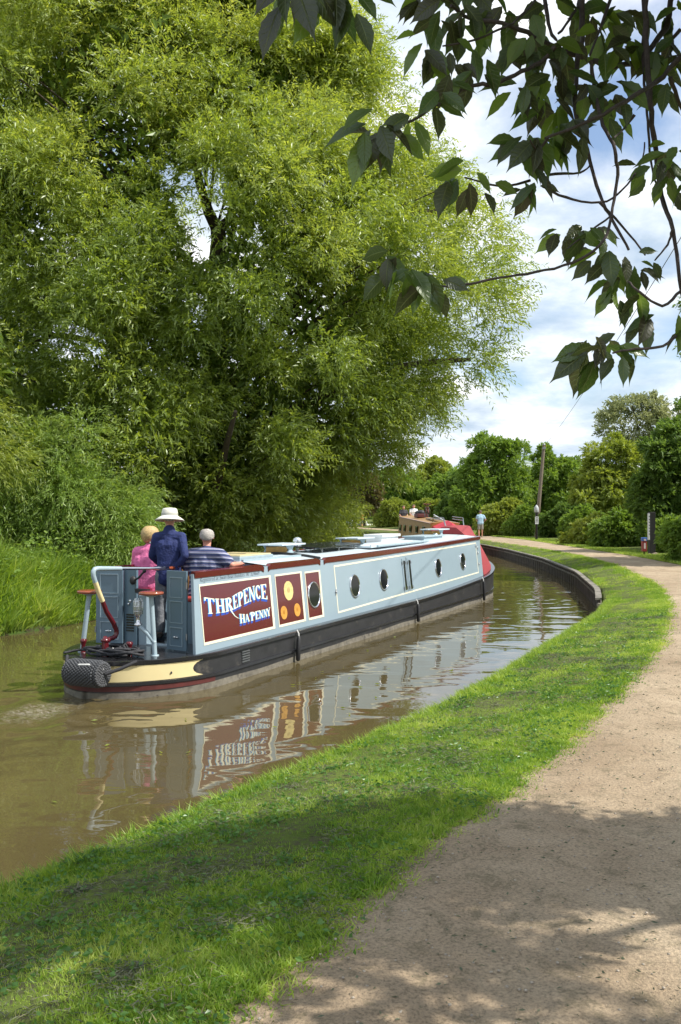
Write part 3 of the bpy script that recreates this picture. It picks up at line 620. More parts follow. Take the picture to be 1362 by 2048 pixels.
# ------------------------------------------------------------------ cherry tree overhead
def cherry():
    base = Vector((4.6, 3.9, .55)); root = thing('cherry_tree', 'cherry tree reaching dark leafy branches over the towpath, upper right', 'tree', tuple(base))
    # depth of the hanging branches varies with each branch
    BR = [ ([(1361,115),(1325,155),(1280,185),(1220,220),(1160,250),(1090,278)], 3.2, 2.8, 7),
           ([(1350,-40),(1330,55),(1280,118),(1230,132),(1180,120),(1130,102),(1070,75),(1005,47),(940,37),(902,12)], 3.5, 3.0, 8),
           ([(1110,95),(1080,125),(1030,150),(990,167),(945,172),(905,192),(865,215),(825,240),(780,255)], 3.1, 2.7, 6),
           ([(1286,-60),(1288,0),(1293,100),(1300,200),(1310,300),(1325,390),(1345,460),(1361,560),(1375,640)], 3.3, 3.1, 9),
           ([(1300,-40),(1285,90),(1292,190),(1296,260),(1305,340),(1322,390)], 3.25, 3.2, 5),
           ([(1085,-40),(1090,0),(1100,60),(1112,80)], 3.3, 3.2, 7), ([(1170,-40),(1160,0),(1145,30),(1118,68)], 3.4, 3.2, 6),
           ([(1165,-30),(1163,60),(1157,120),(1150,220),(1175,300),(1200,390),(1225,440),(1258,500)], 3.3, 3.0, 7),
           ([(1180,120),(1190,180),(1205,250),(1230,300),(1235,350),(1225,415),(1217,460),(1195,495),(1145,525),(1070,545),(1000,555),(905,573),(850,565)], 3.1, 2.65, 5),
           ([(1095,377),(1130,395),(1200,405),(1245,380),(1280,330),(1290,285)], 3.0, 3.1, 4),
           ([(1375,575),(1361,582),(1325,612),(1280,585),(1258,563)], 3.0, 2.9, 5), ([(1375,655),(1361,665),(1325,692),(1270,698),(1225,706)], 3.0, 2.8, 5),
           ([(1225,-40),(1220,0),(1180,110)], 3.4, 3.2, 6), ([(1075,-30),(1070,0),(1025,45),(955,78),(885,92)], 3.3, 2.9, 4),
           ([(1345,460),(1335,490),(1310,520)], 3.1, 3.0, 4), ([(1225,430),(1190,455),(1150,485),(1135,498)], 3.0, 2.9, 3),
           ([(1340,155),(1362,210),(1380,260)], 3.2, 3.3, 6), ([(1362,60),(1325,95),(1310,120)], 3.4, 3.3, 5), ([(1095,277),(1075,300),(1060,280)], 2.85, 2.8, 4), ([(1060,360),(1000,372),(930,355)], 3.0, 2.8, 4), ([(1100,350),(1160,345),(1180,330)], 3.0, 3.1, 4), ([(1268,230),(1250,255),(1228,275)],3.1,3.0,4), ([(1200,405),(1260,470),(1290,510)],3.0,3.0,4)]
    paths = []
    for pl, y0, y1, wpx in BR:
        n = len(pl); pts = [at(x, y, y0 + (y1 - y0) * i / (n - 1) + .05 * math.sin(i * 1.7)) for i, (x, y) in enumerate(pl)]
        r0 = wpx * 1.3 / F * y0 * .62; paths.append(([tuple(p - base) for p in pts], r0, r0 * .45))
    tops = [Vector((1.9, 4.0, 4.6)), Vector((2.2, 3.4, 5.0)), Vector((.9, 3.3, 4.75)), Vector((1.5, 3.5, 4.6))]
    for a in [at(1350, -40, 3.5), at(1286, -60, 3.3), at(1165, -30, 3.3), at(1085, -40, 3.3), at(1225, -40, 3.4), at(1375, 655, 3.0), at(1375, 575, 3.0), at(1361, 115, 3.2)]:
        m = a + (Vector((3.2, 4.0, 5.0)) - a) * .5 + Vector((0, 0, .3)); paths.append(([tuple(a - base), tuple(m - base), (-1.2, -.3, 4.2)], .010, .02))
    for j in range(9):
        an = j * .7; e = Vector((math.cos(an) * 2.6, math.sin(an) * 1.3 - 1.4, 5.2 + math.sin(j * 2.1))); paths.append(([(0, 0, 1.9), (e.x * .4, e.y * .4, 3.6), tuple(e)], .06, .012))
    paths += [([(0, 0, -.2), (.05, 0, 1.0), (0, 0, 2.1)], .17, .13), ([(0, 0, 1.9), (-.7, -.2, 3.2), (-1.2, -.3, 4.2)], .06, .03)]
    limbs(paths, 'branches', CHBARK, root)
    # leaves: a folded, curved blade with a drawn-out tip
    prof = [(0, .03), (.06, .26), (.13, .48), (.21, .70), (.30, .88), (.40, .97), (.50, 1.0), (.59, .95), (.68, .82), (.76, .64), (.83, .42), (.89, .23), (.95, .10), (1.06, .0)]
    V = []; Fq = []; T = []; LU = []; LV = []; rg = random.Random(12)
    def leaf(p, d, L, nrm, tint):
        d = d.normalized(); s = d.cross(nrm).normalized(); nn = s.cross(d).normalized(); o = len(V); w = L * rg.uniform(.22, .27); cur = rg.uniform(.05, .3); fo = rg.uniform(.1, .45)
        for i, (t, k) in enumerate(prof):
            c = p + d * L * t - nn * L * cur * t * t; c.z -= L * .12 * t * t; e = w * k * (1 + .05 * math.sin(i * 9))
            ser = 1 + (.03 if i % 2 else -.03); e *= ser; V.extend([tuple(c + s * e + nn * e * fo - base), tuple(c - base), tuple(c - s * e + nn * e * fo - base)])
        for i in range(len(prof) - 1):
            a = o + i * 3; Fq.extend([(a, a + 1, a + 4, a + 3), (a + 1, a + 2, a + 5, a + 4)]); T.extend([tint, tint + .03])
        for t, k in prof: LU.extend([t, t, t]); LV.extend([1, 0, 1])
    def cluster(x, y, dep, n, L=.1, spread=75, tilt=0):
        b = at(x, y, dep)
        for i in range(n):
            a = R_(-spread + 2 * spread * (i + .5) / n + rg.uniform(-12, 12) + tilt); yaw = rg.uniform(-.7, .7)
            d = Vector((math.sin(a), yaw * .8, -math.cos(a) * .9)); p = b + Vector((rg.uniform(-.03, .03), rg.uniform(-.06, .06), rg.uniform(-.02, .03))) + d * .015
            nr = Vector((rg.uniform(-.7, .7), -1 if rg.random() < .75 else .3, rg.uniform(.1, 1.0))); leaf(p, d, L * rg.uniform(.7, 1.15), nr, rg.random() ** 1.3 * .9)
    CL = [(735,245,2.6,3,.13,45,-50),(745,262,2.6,3,.125,35,-5),(775,245,2.62,3,.10,60,10),(555,-15,2.4,2,.13,30,-20),(690,15,2.45,2,.11,30,10),(590,-20,2.4,4,.13,55,0),(660,-20,2.4,4,.12,50,10),(700,-15,2.5,2,.10,30,50),(640,-30,2.5,3,.12,60,0),(880,15,2.9,6,.12,75,-10),(850,-10,3.0,5,.12,60,-20),(930,30,3.0,5,.11,60,10),(850,85,2.9,5,.095,75,-20),(885,92,2.9,4,.09,70,30),(905,130,3.0,5,.095,75,0),(940,60,3.0,4,.11,50,0),
        (820,245,2.7,5,.10,90,-10),(785,255,2.7,4,.115,60,-20),(765,250,2.7,3,.11,80,-50),(865,200,2.75,4,.10,80,20),(905,170,2.8,4,.10,90,0),(960,140,2.9,4,.10,70,0),
        (930,352,2.85,6,.10,75,-25),(915,350,2.8,3,.115,50,-55),(960,360,2.85,3,.085,60,30),
        (1060,280,2.9,7,.12,75,-5),(1090,275,2.95,5,.12,80,20),(1040,270,2.9,4,.11,80,-40),(1110,270,3.0,5,.12,80,40),(1055,365,2.95,6,.09,70,-10),(1065,355,2.95,3,.07,60,30),(1150,260,3.0,5,.11,70,0),
        (1130,468,2.95,5,.085,80,-20),(1160,470,2.95,4,.095,70,10),(1185,460,3.0,4,.085,90,20),(1200,500,3.0,4,.10,60,-50),(1240,515,3.0,7,.10,75,0),(1270,525,3.0,5,.085,60,50),(1290,510,3.0,3,.07,70,40),(1250,545,3.0,4,.09,60,-30),(1235,590,3.0,4,.085,70,-30),
        (785,520,2.7,4,.095,80,-20),(800,540,2.7,5,.10,60,0),(840,560,2.68,5,.10,80,10),(870,560,2.7,3,.095,50,60),(820,545,2.68,4,.10,70,0),
        (1310,618,2.95,4,.11,45,-35),(1285,600,2.95,3,.09,60,-20),(1365,640,3.0,4,.10,60,-10),
        (1215,700,2.85,7,.11,75,-10),(1190,695,2.85,5,.12,50,-45),(1235,690,2.85,4,.09,70,35),(1225,675,2.85,4,.08,90,0),(1200,680,2.85,4,.10,70,-30),
        (1330,320,3.1,5,.10,90,-10),(1300,335,3.1,5,.095,60,-55),(1350,300,3.2,5,.10,100,0),(1330,350,3.1,4,.09,60,0),(1362,370,3.2,4,.10,70,0),
        (1010,60,3.1,4,.10,70,0),(1050,90,3.1,5,.11,80,0),(1085,105,3.1,6,.115,80,-10),(1120,95,3.2,6,.115,80,0),(1040,160,3.0,5,.11,80,-20),(1075,170,3.05,6,.12,70,0),(1110,150,3.1,6,.12,80,10),(1165,170,3.1,5,.11,80,0),(1230,170,3.1,6,.11,80,0),
        (1090,10,3.3,6,.12,80,0),(1020,5,3.3,5,.12,70,0),(970,-5,3.3,5,.12,70,0),(1180,20,3.4,6,.12,80,0),(1230,30,3.4,6,.12,80,0),(1200,70,3.3,6,.11,80,0),(1250,90,3.3,6,.11,80,0),(1270,30,3.5,6,.12,80,0),(1362,110,3.4,5,.115,80,0),(1350,20,3.5,5,.11,80,0),(1335,85,3.4,5,.10,80,0),(1290,110,3.3,6,.11,80,0),(1320,130,3.3,5,.11,80,0),(1345,170,3.3,5,.11,80,0),(1220,110,3.2,5,.11,80,0),(930,-25,3.2,5,.12,70,0),(870,-25,3.1,5,.12,70,0),(1225,225,3.1,5,.10,80,0),(1110,215,3.0,5,.11,80,0),(1060,50,3.2,5,.11,80,0)]
    for c in CL: cluster(*c)
    lo_ = npmesh('leaves', np.array(V), np.array(Fq), LM_CHV, root, np.array(T), True)
    for nm_, ar in (('lu', LU), ('lv', LV)): lo_.data.attributes.new(nm_, 'FLOAT', 'POINT').data.foreach_set('value', np.array(ar, np.float32))
    # unseen rest of the crown, its leaves placed by where their shadows land
    rng = np.random.default_rng(77); Ps = []
    while len(Ps) < 860:
        v = unit(rng.normal(size=3)) * rng.uniform(.2, 1) ** .5; p = np.array([3.9, 2.7, 6.0]) + v * np.array([4.6, 3.2, 3.0])
        gy = p[1] - sd.y / sd.z * (p[2] - .55); gx = p[0] - sd.x / sd.z * (p[2] - .55); pr = (.95 if math.sin(gx * 8 + 2 * math.sin(gy * 5)) * math.sin(gy * 17 + gx * 1.5) + .5 * math.sin(gx * 3.1 + 1) > .05 else 0) * (.46 if gy > 3.5 else .24) if gy < 3.95 else (1 if gy < 4.62 + .22 * math.sin(gx * 2.4 + 1) else 0)
        if rng.random() > pr: continue
        if p[1] > .3 and abs(p[0] / p[1]) < .378 + .45 / p[1] and (p[2] - H) / p[1] < .569 + .45 / p[1]: continue
        Ps.append(np.r_[p, gy])
    Vs = []
    for p in Ps:
        sm_ = 1 if p[3] > 4.2 else .42; p = p[:3]; k = 26; u = unit(rng.normal(size=(k, 3))); Vs.append(sprays(p + u * .25 * sm_, unit(u + [0, 0, -.4]), .3 * sm_, 5, .11, .055, .4, rng))
    V2 = np.concatenate(Vs); q = V2.reshape(-1, 4, 3); c = q.mean(1)
    ok = ~((c[:, 1] > .2) & (np.abs(c[:, 0] / c[:, 1]) < .395) & ((c[:, 2] - H) / c[:, 1] < .59)); q = q[ok]
    leafobj('upper_leaves', q.reshape(-1, 3) - np.array(base), LM_CH, root, rng.random(len(q)))
cherry()
#@@ENDTREES
# ------------------------------------------------------------------ the blue narrowboat
BANG = math.atan2(Dv.y, Dv.x)
def zg(s): return .435 + .15 * max(0, (s - 8) / 5) ** 1.5 + .10 * max(0, (s - 12.5) / 3.3) ** 2
def zr(s): return 1.425 + .13 * max(0, (s - 4) / 8.7) ** 1.4
def hw(s):
    if s < .55: return 1.04 * max(0, 1 - ((.55 - s) / 1.42) ** 2) ** .6
    if s > 12.2: return 1.04 * max(0, 1 - ((s - 12.2) / 3.8) ** 2.3) ** .75
    return 1.04
def tw(z): return .93 - .105 * (z - .5)                    # cabin side leans inwards
def P3(s, t, z): return (s, -t, z)
def narrowboat():
    b = thing('narrowboat', 'long pale blue narrowboat with maroon name panels and black hull, cruising away in the foreground', 'boat', tuple(C0), BANG)
    # hull -------------------------------------------------
    st = [-.87 + 1.42 * (1 - math.cos(math.pi / 2 * i / 16)) for i in range(17)]
    st += list(np.arange(.9, 12.1, .6)) + [12.2 + 3.8 * math.sin(math.pi / 2 * i / 16) for i in range(17)]
    def ring(fz, ex=0.0, cs=0.0):
        lo = []; ro = []
        for s in st:
            w = hw(s); z = fz(s); k = 1 + ex / 1.04
            sc = s + (ex * -1 if s < -.6 else 0) + (ex if s > 15.5 else 0)
            taper = 1 - .06 * max(0, (s - 11.8) / 4) * (1 - min(1, z / .8))
            if z < 0: taper *= .97
            ro.append(P3(sc, w * k * taper, z)); lo.append(P3(sc, -w * k * taper, z))
        return ro + lo[::-1]
    def band(mb, fs, ex, mi, exs=None, close=False):
        n = len(st) * 2; rings = [ring(f, e) for f, e in zip(fs, ex)]; base = len(mb.v)
        for i in range(len(rings) - 1):
            q = rings[i] + rings[i + 1]
            mb.add(q, [(j, n + j, n + (j + 1) % n, (j + 1) % n) for j in range(n)], mi, True)
    mb = MB()
    band(mb, [lambda s: -.25, lambda s: .0, lambda s: .035], [0, 0, 0], 1)
    band(mb, [lambda s: .035, lambda s: .075 + .01 * math.sin(s * 3)], [.0, .0], 1)
    band(mb, [lambda s: .075 + .01 * math.sin(s * 3), lambda s: .16], [0, 0], 0)
    band(mb, [lambda s: .16, lambda s: zg(s) - .03], [0, -.012], 0)
    mb.build('hull', [BLACKP, WEATH], b)
    mb = MB()
    band(mb, [lambda s: .145, lambda s: .15, lambda s: .185, lambda s: .19], [0, .022, .022, 0], 0)
    mb.build('rubbing_strake', GUN, b)
    mb = MB()
    band(mb, [lambda s: zg(s) - .045, lambda s: zg(s) - .04, lambda s: zg(s) + .004, lambda s: zg(s) + .012], [-.0, .024, .024, 0], 0)
    r = ring(lambda s: zg(s) + .012, 0); n = len(st)
    mb.add(r, [(i, i + 1, 2 * n - 2 - i, 2 * n - 1 - i) for i in range(n - 1)], 0, False)
    mb.build('gunwale', GUN, b)
    # cream band and red stripe round the stern
    def sternband(name, z0, z1, ex, mat, s_end, rnd=False):
        mb = MB(); so_ = [(-.87 + 1.42 * (1 - math.cos(math.pi / 2 * i / 24))) for i in range(25)]
        so_ = [s for s in so_ if s < s_end - .16] + [s_end - .14, s_end - .10, s_end - .07, s_end - .03, s_end]
        for sg in (1, -1):
            vs = []
            for s in so_:
                for q in range(7):
                    f = q / 6; z = z0(s) + (z1(s) - z0(s)) * f; ss = s
                    if rnd: ss = s - (.15 * math.sin(math.pi * f) ** .6) * max(0, 1 - (s_end - s) / .5)
                    vs.append(P3(ss + (-ex if ss < -.8 else 0), sg * (hw(ss) * (1 + ex / 1.04)), z))
            mb.add(vs, [(i * 7 + q, (i + 1) * 7 + q, (i + 1) * 7 + q + 1, i * 7 + q + 1) for i in range(len(so_) - 1) for q in range(6)], 0, True)
        return mb.build(name, mat, b)
    sternband('cream_stern_band', lambda s: .195, lambda s: zg(s) - .05, .003, CREAM, .14, True)
    sternband('red_stern_stripe', lambda s: .085, lambda s: .142, .004, REDB, .35)
    mb = MB(); 
    for s, t, z, r in ((-.28, 0, .27, .017), (.02, 0, .275, .009)):
        mb.lathe([(r, 0), (r * .7, .006), (0, .006)], P3(s, hw(s) + .006, z), P3(0, 1, 0), 12)
    mb.build('drain_hole', DARK, b)
    mb = MB()
    for i in range(5): mb.box(P3(.98, 1.034, .215 + i * .033), P3(1.17, 1.050, .231 + i * .033), 0)
    mb.build('hull_vent', STEEL, b)
    # cabin sides ------------------------------------------
    mb = MB(); cs = [.06, .25] + list(np.arange(1, 12.9, .5)) + [12.95]
    for sg in (1, -1):
        vs = []
        for i, s in enumerate(cs):
            if sg < 0 and s < .6: s = .55 + .2 * s
            lo, hi = zg(s) + .012, zr(s)
            so2 = .06 if i == 0 else 0                       # raked rear edge
            for z in (lo, hi):
                sx_ = s + (.10 * (z - lo) if i == 0 else 0)
                for off in (0, -.04): vs.append(P3(sx_, sg * (tw(z) + off), z))
        k = len(cs); fs = []
        for i in range(k - 1):
            a, c = i * 4, i * 4 + 4
            fs += [(a, c, c + 2, a + 2), (a + 1, a + 3, c + 3, c + 1), (a + 2, c + 2, c + 3, a + 3), (a, a + 1, c + 1, c)]
        fs += [(0, 2, 3, 1), ((k - 1) * 4, (k - 1) * 4 + 1, (k - 1) * 4 + 3, (k - 1) * 4 + 2)]
        mb.add(vs, fs, 0, False)
    mb.build('cabin_side', BLUE, b)
    mb = MB()                                                 # front and rear bulkheads
    for s, z0 in ((12.9, .5), (2.0, .45)):
        mb.add([P3(s, -tw(z0) + .045, z0), P3(s, tw(z0) - .045, z0), P3(s, tw(1.4) - .045, zr(s)), P3(s, 0, zr(s) + .06), P3(s, -tw(1.4) + .045, zr(s))], [(0, 1, 2, 3, 4)], 0)
    mb.build('bulkhead', BLUED, b)
    # roof
    mb = MB(); rs_ = [2.0] + list(np.arange(2.5, 12.8, .5)) + [12.93]; tt = [-1, -.9, -.6, -.3, 0, .3, .6, .9, 1]; vs = []
    for s in rs_:
        for q in tt: vs.append(P3(s, q * .81, zr(s) + .012 + .055 * (1 - q * q)))
    k = len(tt); mb.add(vs, [(i * k + j, i * k + j + 1, (i + 1) * k + j + 1, (i + 1) * k + j) for i in range(len(rs_) - 1) for j in range(k - 1)], 0, True)
    mb.build('roof', ROOF, b)
    # handrail in three lengths with dropped ends, and the capping round the well
    for s0, s1 in ((.17, 1.9), (2.03, 3.72), (3.86, 12.93)):
        for sg in (1, -1):
            if sg < 0 and s0 < 1: s0 = .66
            mb = MB(); ps = [s0, s0 + .06, s0 + .10] + list(np.arange(s0 + .5, s1 - .3, .5)) + [s1 - .10, s1 - .06, s1]
            if s0 < 1: ps = list(np.arange(s0, s1 - .2, .3)) + [s1 - .1, s1 - .06, s1]
            vs = []
            for s in ps:
                dz = -.03 if (s in (s0,) and s0 > 1) or (s == s1 and s1 < 12) else 0
                z = zr(s) + dz
                for to, zo in ((.018, -.052), (.022, .022), (-.035, .035), (-.045, .0)): vs.append(P3(s, sg * (tw(1.44) + to), z + zo))
            k = len(ps); fs = [(i * 4 + j, (i + 1) * 4 + j, (i + 1) * 4 + (j + 1) % 4, i * 4 + (j + 1) % 4) for i in range(k - 1) for j in range(4)] + [(0, 1, 2, 3), (k * 4 - 1, k * 4 - 2, k * 4 - 3, k * 4 - 4)]
            mb.add(vs, fs, 0, False); mb.build('handrail', MAROON, b)
    # painted panels, on a surface that follows the cabin side
    def sp(s, z, off, sg=1): return P3(s, sg * (tw(z) + off), z)
    def rect(mb, s0, s1, za0, za1, zb0, zb1, off, th=.004, mi=0, sg=1, n=1):
        for i in range(n):
            f0, f1 = i / n, (i + 1) / n; a, c = s0 + (s1 - s0) * f0, s0 + (s1 - s0) * f1
            l0, l1 = za0 + (zb0 - za0) * f0, za0 + (zb0 - za0) * f1; h0, h1 = za1 + (zb1 - za1) * f0, za1 + (zb1 - za1) * f1
            v = [sp(a, l0, off, sg), sp(c, l1, off, sg), sp(c, h1, off, sg), sp(a, h0, off, sg), sp(a, l0, off - th, sg), sp(c, l1, off - th, sg), sp(c, h1, off - th, sg), sp(a, h0, off - th, sg)]
            mb.add(v, [(0, 1, 2, 3), (0, 4, 5, 1), (1, 5, 6, 2), (2, 6, 7, 3), (3, 7, 4, 0)], mi)
    def panel(s0, s1, z0, z1, w=.035, extra=.02):
        mb = MB(); rect(mb, s0, s1, z0, z1, z0, z1, .003); p = mb.build('name_panel', MAROON, b)
        mb = MB(); rect(mb, s0 - w * .5, s0, z0 - w, z1 + w * .7, z0 - w, z1 + w * .7, .005); rect(mb, s1, s1 + w + extra, z0 - w, z1 + w * .7, z0 - w, z1 + w * .7, .005)
        rect(mb, s0, s1, z0 - w, z0, z0 - w, z0, .005); rect(mb, s0, s1, z1, z1 + w * .7, z1, z1 + w * .7, .005)
        mb.build('panel_border', PALE, p); return p
    p1 = panel(.27, 2.03, .565, 1.265); p2 = panel(2.22, 3.0, .565, 1.265); p3 = panel(3.17, 3.64, .565, 1.25)
    # coins
    for s, z, r, m, nm in ((2.58, 1.03, .145, pmat('pale_gold_paint', (.72, .58, .24), .4, 0, .12, 40), 'coin'), (2.38, .725, .098, pmat('orange_gold_paint', (.62, .30, .05), .4, 0, .2, 40), 'coin'), (2.80, .725, .098, MATS['orange_gold_paint'] if 'orange_gold_paint' in MATS else None, 'coin')):
        m = m or MATS['orange_gold_paint']; mb = MB(); nrm = Vector((0, -1, .105))
        sides = 12 if r > .12 else 28
        mb.lathe([(r, -.002), (r, .004), (r * .93, .0045), (r * .91, .0032), (0, .0032)], sp(s, z, .004), nrm, sides, 0, False)
        mb.build(nm, m, p2)
        mb = MB()                                             # plain relief on the coin face, in a darker gold
        for a in range(10): mb.ball(tuple(Vector(sp(s, z, .0075)) + Vector((math.cos(a * .628) * r * .72, 0, math.sin(a * .628) * r * .72))), r * .06, 6, 0, (1, .2, 1))
        mb.ball(sp(s, z, .008), r * .42, 10, 0, (.75, .05, 1)); mb.build('coin_relief', pmat('coin_dark_gold' + str(round(r, 2)), (.55, .43, .18) if r > .12 else (.48, .21, .03), .4), p2)
    # portholes
    def port(s, z, r, par):
        c = Vector(sp(s, z, .004)); nrm = Vector((0, -1, .105)).normalized(); h = bpy.data.objects.new('porthole', None); 
        mb = MB(); mb.lathe([(r, 0), (r, .010), (r * .97, .016), (r * .92, .018), (r * .88, .012), (r * .86, .004)], c, nrm, 32); f = mb.build('porthole', CHROME, par)
        mb = MB(); mb.lathe([(r * .87, .006), (0, .006)], c, nrm, 32, 0, False); mb.build('pane', GLASS, f)
        mb = MB()
        for a in range(0):
            q = c + (Vector((math.cos(a * .785), 0, math.sin(a * .785)))) * r * .93 + nrm * .018; mb.ball(tuple(q), .008, 6)
    port(3.40, .90, .21, b)
    for s, z in ((4.99, .92), (6.32, .94), (9.5, .985), (11.32, 1.03)): port(s, z, .205, b)
    for s in (3.4, 5, 7, 9.5, 11.3):                          # port side too
        c = Vector(sp(s, .93, .004, -1)); nrm = Vector((0, 1, .105)); mb = MB(); mb.lathe([(.2, 0), (.19, .02), (.16, .024), (.155, .006), (0, .006)], c, nrm, 24); mb.build('porthole', CHROME, b)
    # long cream outline
    zb = lambda s: .555 + (s - 4.25) / 8.28 * .155; zt = lambda s: 1.285 + (s - 4.25) / 8.28 * .125
    mb = MB(); w = .028
    rect(mb, 4.25, 12.53, zb(4.25) - w, zb(4.25), zb(12.53) - w, zb(12.53), .003, n=16); rect(mb, 4.25, 12.53, zt(4.25), zt(4.25) + w, zt(12.53), zt(12.53) + w, .003, n=16)
    rect(mb, 4.225, 4.25, zb(4.25) - w, zt(4.25) + w, zb(4.25) - w, zt(4.25) + w, .003); rect(mb, 12.53, 12.56, zb(12.53) - w, zt(12.53) + w, zb(12.53) - w, zt(12.53) + w, .003)
    mb.build('cream_coachline', PALE, b)
    # side hatch: two narrow upright openings with bright edges
    for s in (7.42, 7.72):
        mb = MB(); rect(mb, s - .085, s + .085, .62, 1.28, .62, 1.28, .010, .008); f = mb.build('side_hatch', BLUE, b)
        mb = MB(); rect(mb, s - .03, s + .055, .66, 1.235, .66, 1.235, .013, .002); mb.build('pane', GLASS, f)  # dark sheet painted in for the shaded gap of the ajar hatch
        mb = MB(); rect(mb, s - .05, s - .03, .65, 1.245, .65, 1.245, .020, .012); rect(mb, s + .055, s + .065, .65, 1.245, .65, 1.245, .018, .010); mb.build('trim', CHROME, f)
        mb = MB()
        for z in (.7, 1.19): mb.tube([sp(s - .09, z - .03, .014), sp(s - .09, z + .03, .014)], .010, 6); mb.tube([sp(s + .09, z - .03, .014), sp(s + .09, z + .03, .014)], .010, 6)
        mb.build('hinge', STEEL, f)
    mb = MB(); rect(mb, 7.568, 7.576, .6, 1.3, .6, 1.3, .004, .002); mb.build('hatch_gap', DARK, b)
    for s, zs in ((4.20, (.88,)), (12.50, (1.36,)), (12.62, (1.18, 1.30, .9))):   # side fittings
        for z in zs:
            mb = MB(); mb.lathe([(.018, 0), (.018, .012), (.008, .03), (0, .03)], sp(s, z, .002), (0, -1, .1), 8); mb.tube([sp(s - .02, z - .05, .012), sp(s, z, .03), sp(s + .02, z + .05, .012)], .006, 6); mb.build('side_fitting', STEEL, b)
    # signwriting -------------------------------------------
    def glyph(ch):
        L = []; q = lambda *p: L.append(list(p)); st_ = .17; th = .055
        def stem(x, w=st_, y0=0., y1=1.): q((x, y0), (x + w, y0), (x + w, y1), (x, y1))
        def foot(x, w=st_, y=0.): q((x - .07, y), (x + w + .07, y), (x + w + .07, y + th), (x - .07, y + th))
        def arc(cx, cy, rx, ry, a0, a1, w1, w2, n=14):
            for i in range(n):
                a, c = a0 + (a1 - a0) * i / n, a0 + (a1 - a0) * (i + 1) / n; pp = []
                for ang, rr in ((a, 0), (c, 0), (c, 1), (a, 1)):
                    k = w1 * abs(math.cos(ang)) + w2 * abs(math.sin(ang)); rxx, ryy = (rx, ry) if rr == 0 else (rx - k, ry - k); pp.append((cx + rxx * math.cos(ang), cy + ryy * math.sin(ang)))
                L.append(pp)
        if ch == 'T': stem(.29); foot(.29); q((0, 1 - th), (.75, 1 - th), (.75, 1), (0, 1)); q((0, .78), (.035, .78), (.11, 1 - th), (0, 1 - th)); q((.715, .78), (.75, .78), (.75, 1 - th), (.64, 1 - th)); w = .75
        elif ch == 'H': stem(.07); stem(.52); [foot(x, y=y) for x in (.07, .52) for y in (0, 1 - th)]; q((.24, .46), (.52, .46), (.52, .53), (.24, .53)); w = .76
        elif ch in 'RP':
            stem(.07); foot(.07); q((0, 1 - th), (.3, 1 - th), (.3, 1), (0, 1)); arc(.3, .74, .32, .26, -math.pi / 2, math.pi / 2, .17, .055); q((.24, .48), (.32, .48), (.32, .535), (.24, .535)); w = .64
            if ch == 'R': q((.28, .48), (.44, .50), (.74, .0), (.55, .0)); w = .72
        elif ch == 'E': stem(.07); q((0, 0), (.6, 0), (.6, th), (0, th)); q((0, 1 - th), (.58, 1 - th), (.58, 1), (0, 1)); q((.24, .47), (.45, .47), (.45, .53), (.24, .53)); q((.41, .38), (.45, .38), (.45, .62), (.41, .62)); q((.5, th), (.6, th), (.6, .25), (.57, .25)); q((.48, 1 - th), (.58, 1 - th), (.58, .77), (.55, .77)); w = .62
        elif ch == 'N': stem(.08, .065); stem(.56, .065); q((.03, 1), (.2, 1), (.625, 0), (.5, 0)); foot(.08, .065); foot(.56, .065, 1 - th); q((-.02, 1 - th), (.16, 1 - th), (.14, 1), (-.02, 1)); w = .72
        elif ch == 'C': arc(.36, .5, .36, .5, .75, 2 * math.pi - .75, .17, .055, 22); q((.60, .68), (.64, .68), (.64, .97), (.60, .9)); w = .66
        elif ch == 'A': q((.0, 0), (.07, 0), (.36, 1), (.29, 1)); q((.29, 1), (.42, 1), (.72, 0), (.54, 0)); q((.16, .33), (.55, .33), (.53, .39), (.18, .39)); foot(.0, .07); foot(.55, .13); w = .74
        elif ch == 'Y': q((0, 1), (.18, 1), (.42, .45), (.30, .42)); q((.62, 1), (.69, 1), (.43, .42), (.36, .45)); stem(.29, y1=.46); foot(.29); foot(.02, .12, 1 - th); foot(.6, .06, 1 - th); w = .72
        else: q((.03, 1), (.13, 1), (.09, .74), (.05, .74)); w = .14
        return L, w
    def word(txt, u, base, top, lay):
        """u: list of (left, right); base/top: heights at left and right, all in panel fractions"""
        s0, s1, z0, z1 = .27, 2.03, .565, 1.265
        for nm, du, dv, off, mat in lay:
            mb = MB()
            for i, ch in enumerate(txt):
                L, w = glyph(ch)
                for poly in L:
                    pts = []
                    for x, y in poly:
                        f = x / w; uu = u[i][0] + (u[i][1] - u[i][0]) * f; b0 = base[i] + (base[i + 1] - base[i]) * f; t0 = top[i] + (top[i + 1] - top[i]) * f
                        vv = b0 + (t0 - b0) * y; pts.append((s0 + (s1 - s0) * (uu + du), z0 + (z1 - z0) * (vv + dv)))
                    ar = sum(pts[k][0] * pts[(k + 1) % len(pts)][1] - pts[(k + 1) % len(pts)][0] * pts[k][1] for k in range(len(pts)))
                    if ar < 0: pts = pts[::-1]
                    o2 = off + .00003 * (len(mb.f) % 9)
                    mb.add([sp(s, z, o2) for s, z in pts], [tuple(range(len(pts)))], 0)
            mb.build(nm, mat, p1)
    WH = pmat('letter_cream', (.85, .83, .68), .4); CY = pmat('letter_light_blue', (.13, .50, .72), .4); BL = pmat('letter_blue', (.02, .07, .42), .4)
    lay = [('letter_block_shadow', -.004 - .003 * k, -.02 - .009 * k, .0036 + .0002 * k, BL) for k in range(3, -1, -1)]
    lay = lay[-4:] + [('letter_side_shade', -.010, -.003, .0052, CY), ('letter_face', 0, 0, .0062, WH)]
    U = [(.045, .170), (.185, .305), (.315, .415), (.425, .490), (.500, .575), (.585, .655), (.665, .765), (.770, .845), (.855, .950)]
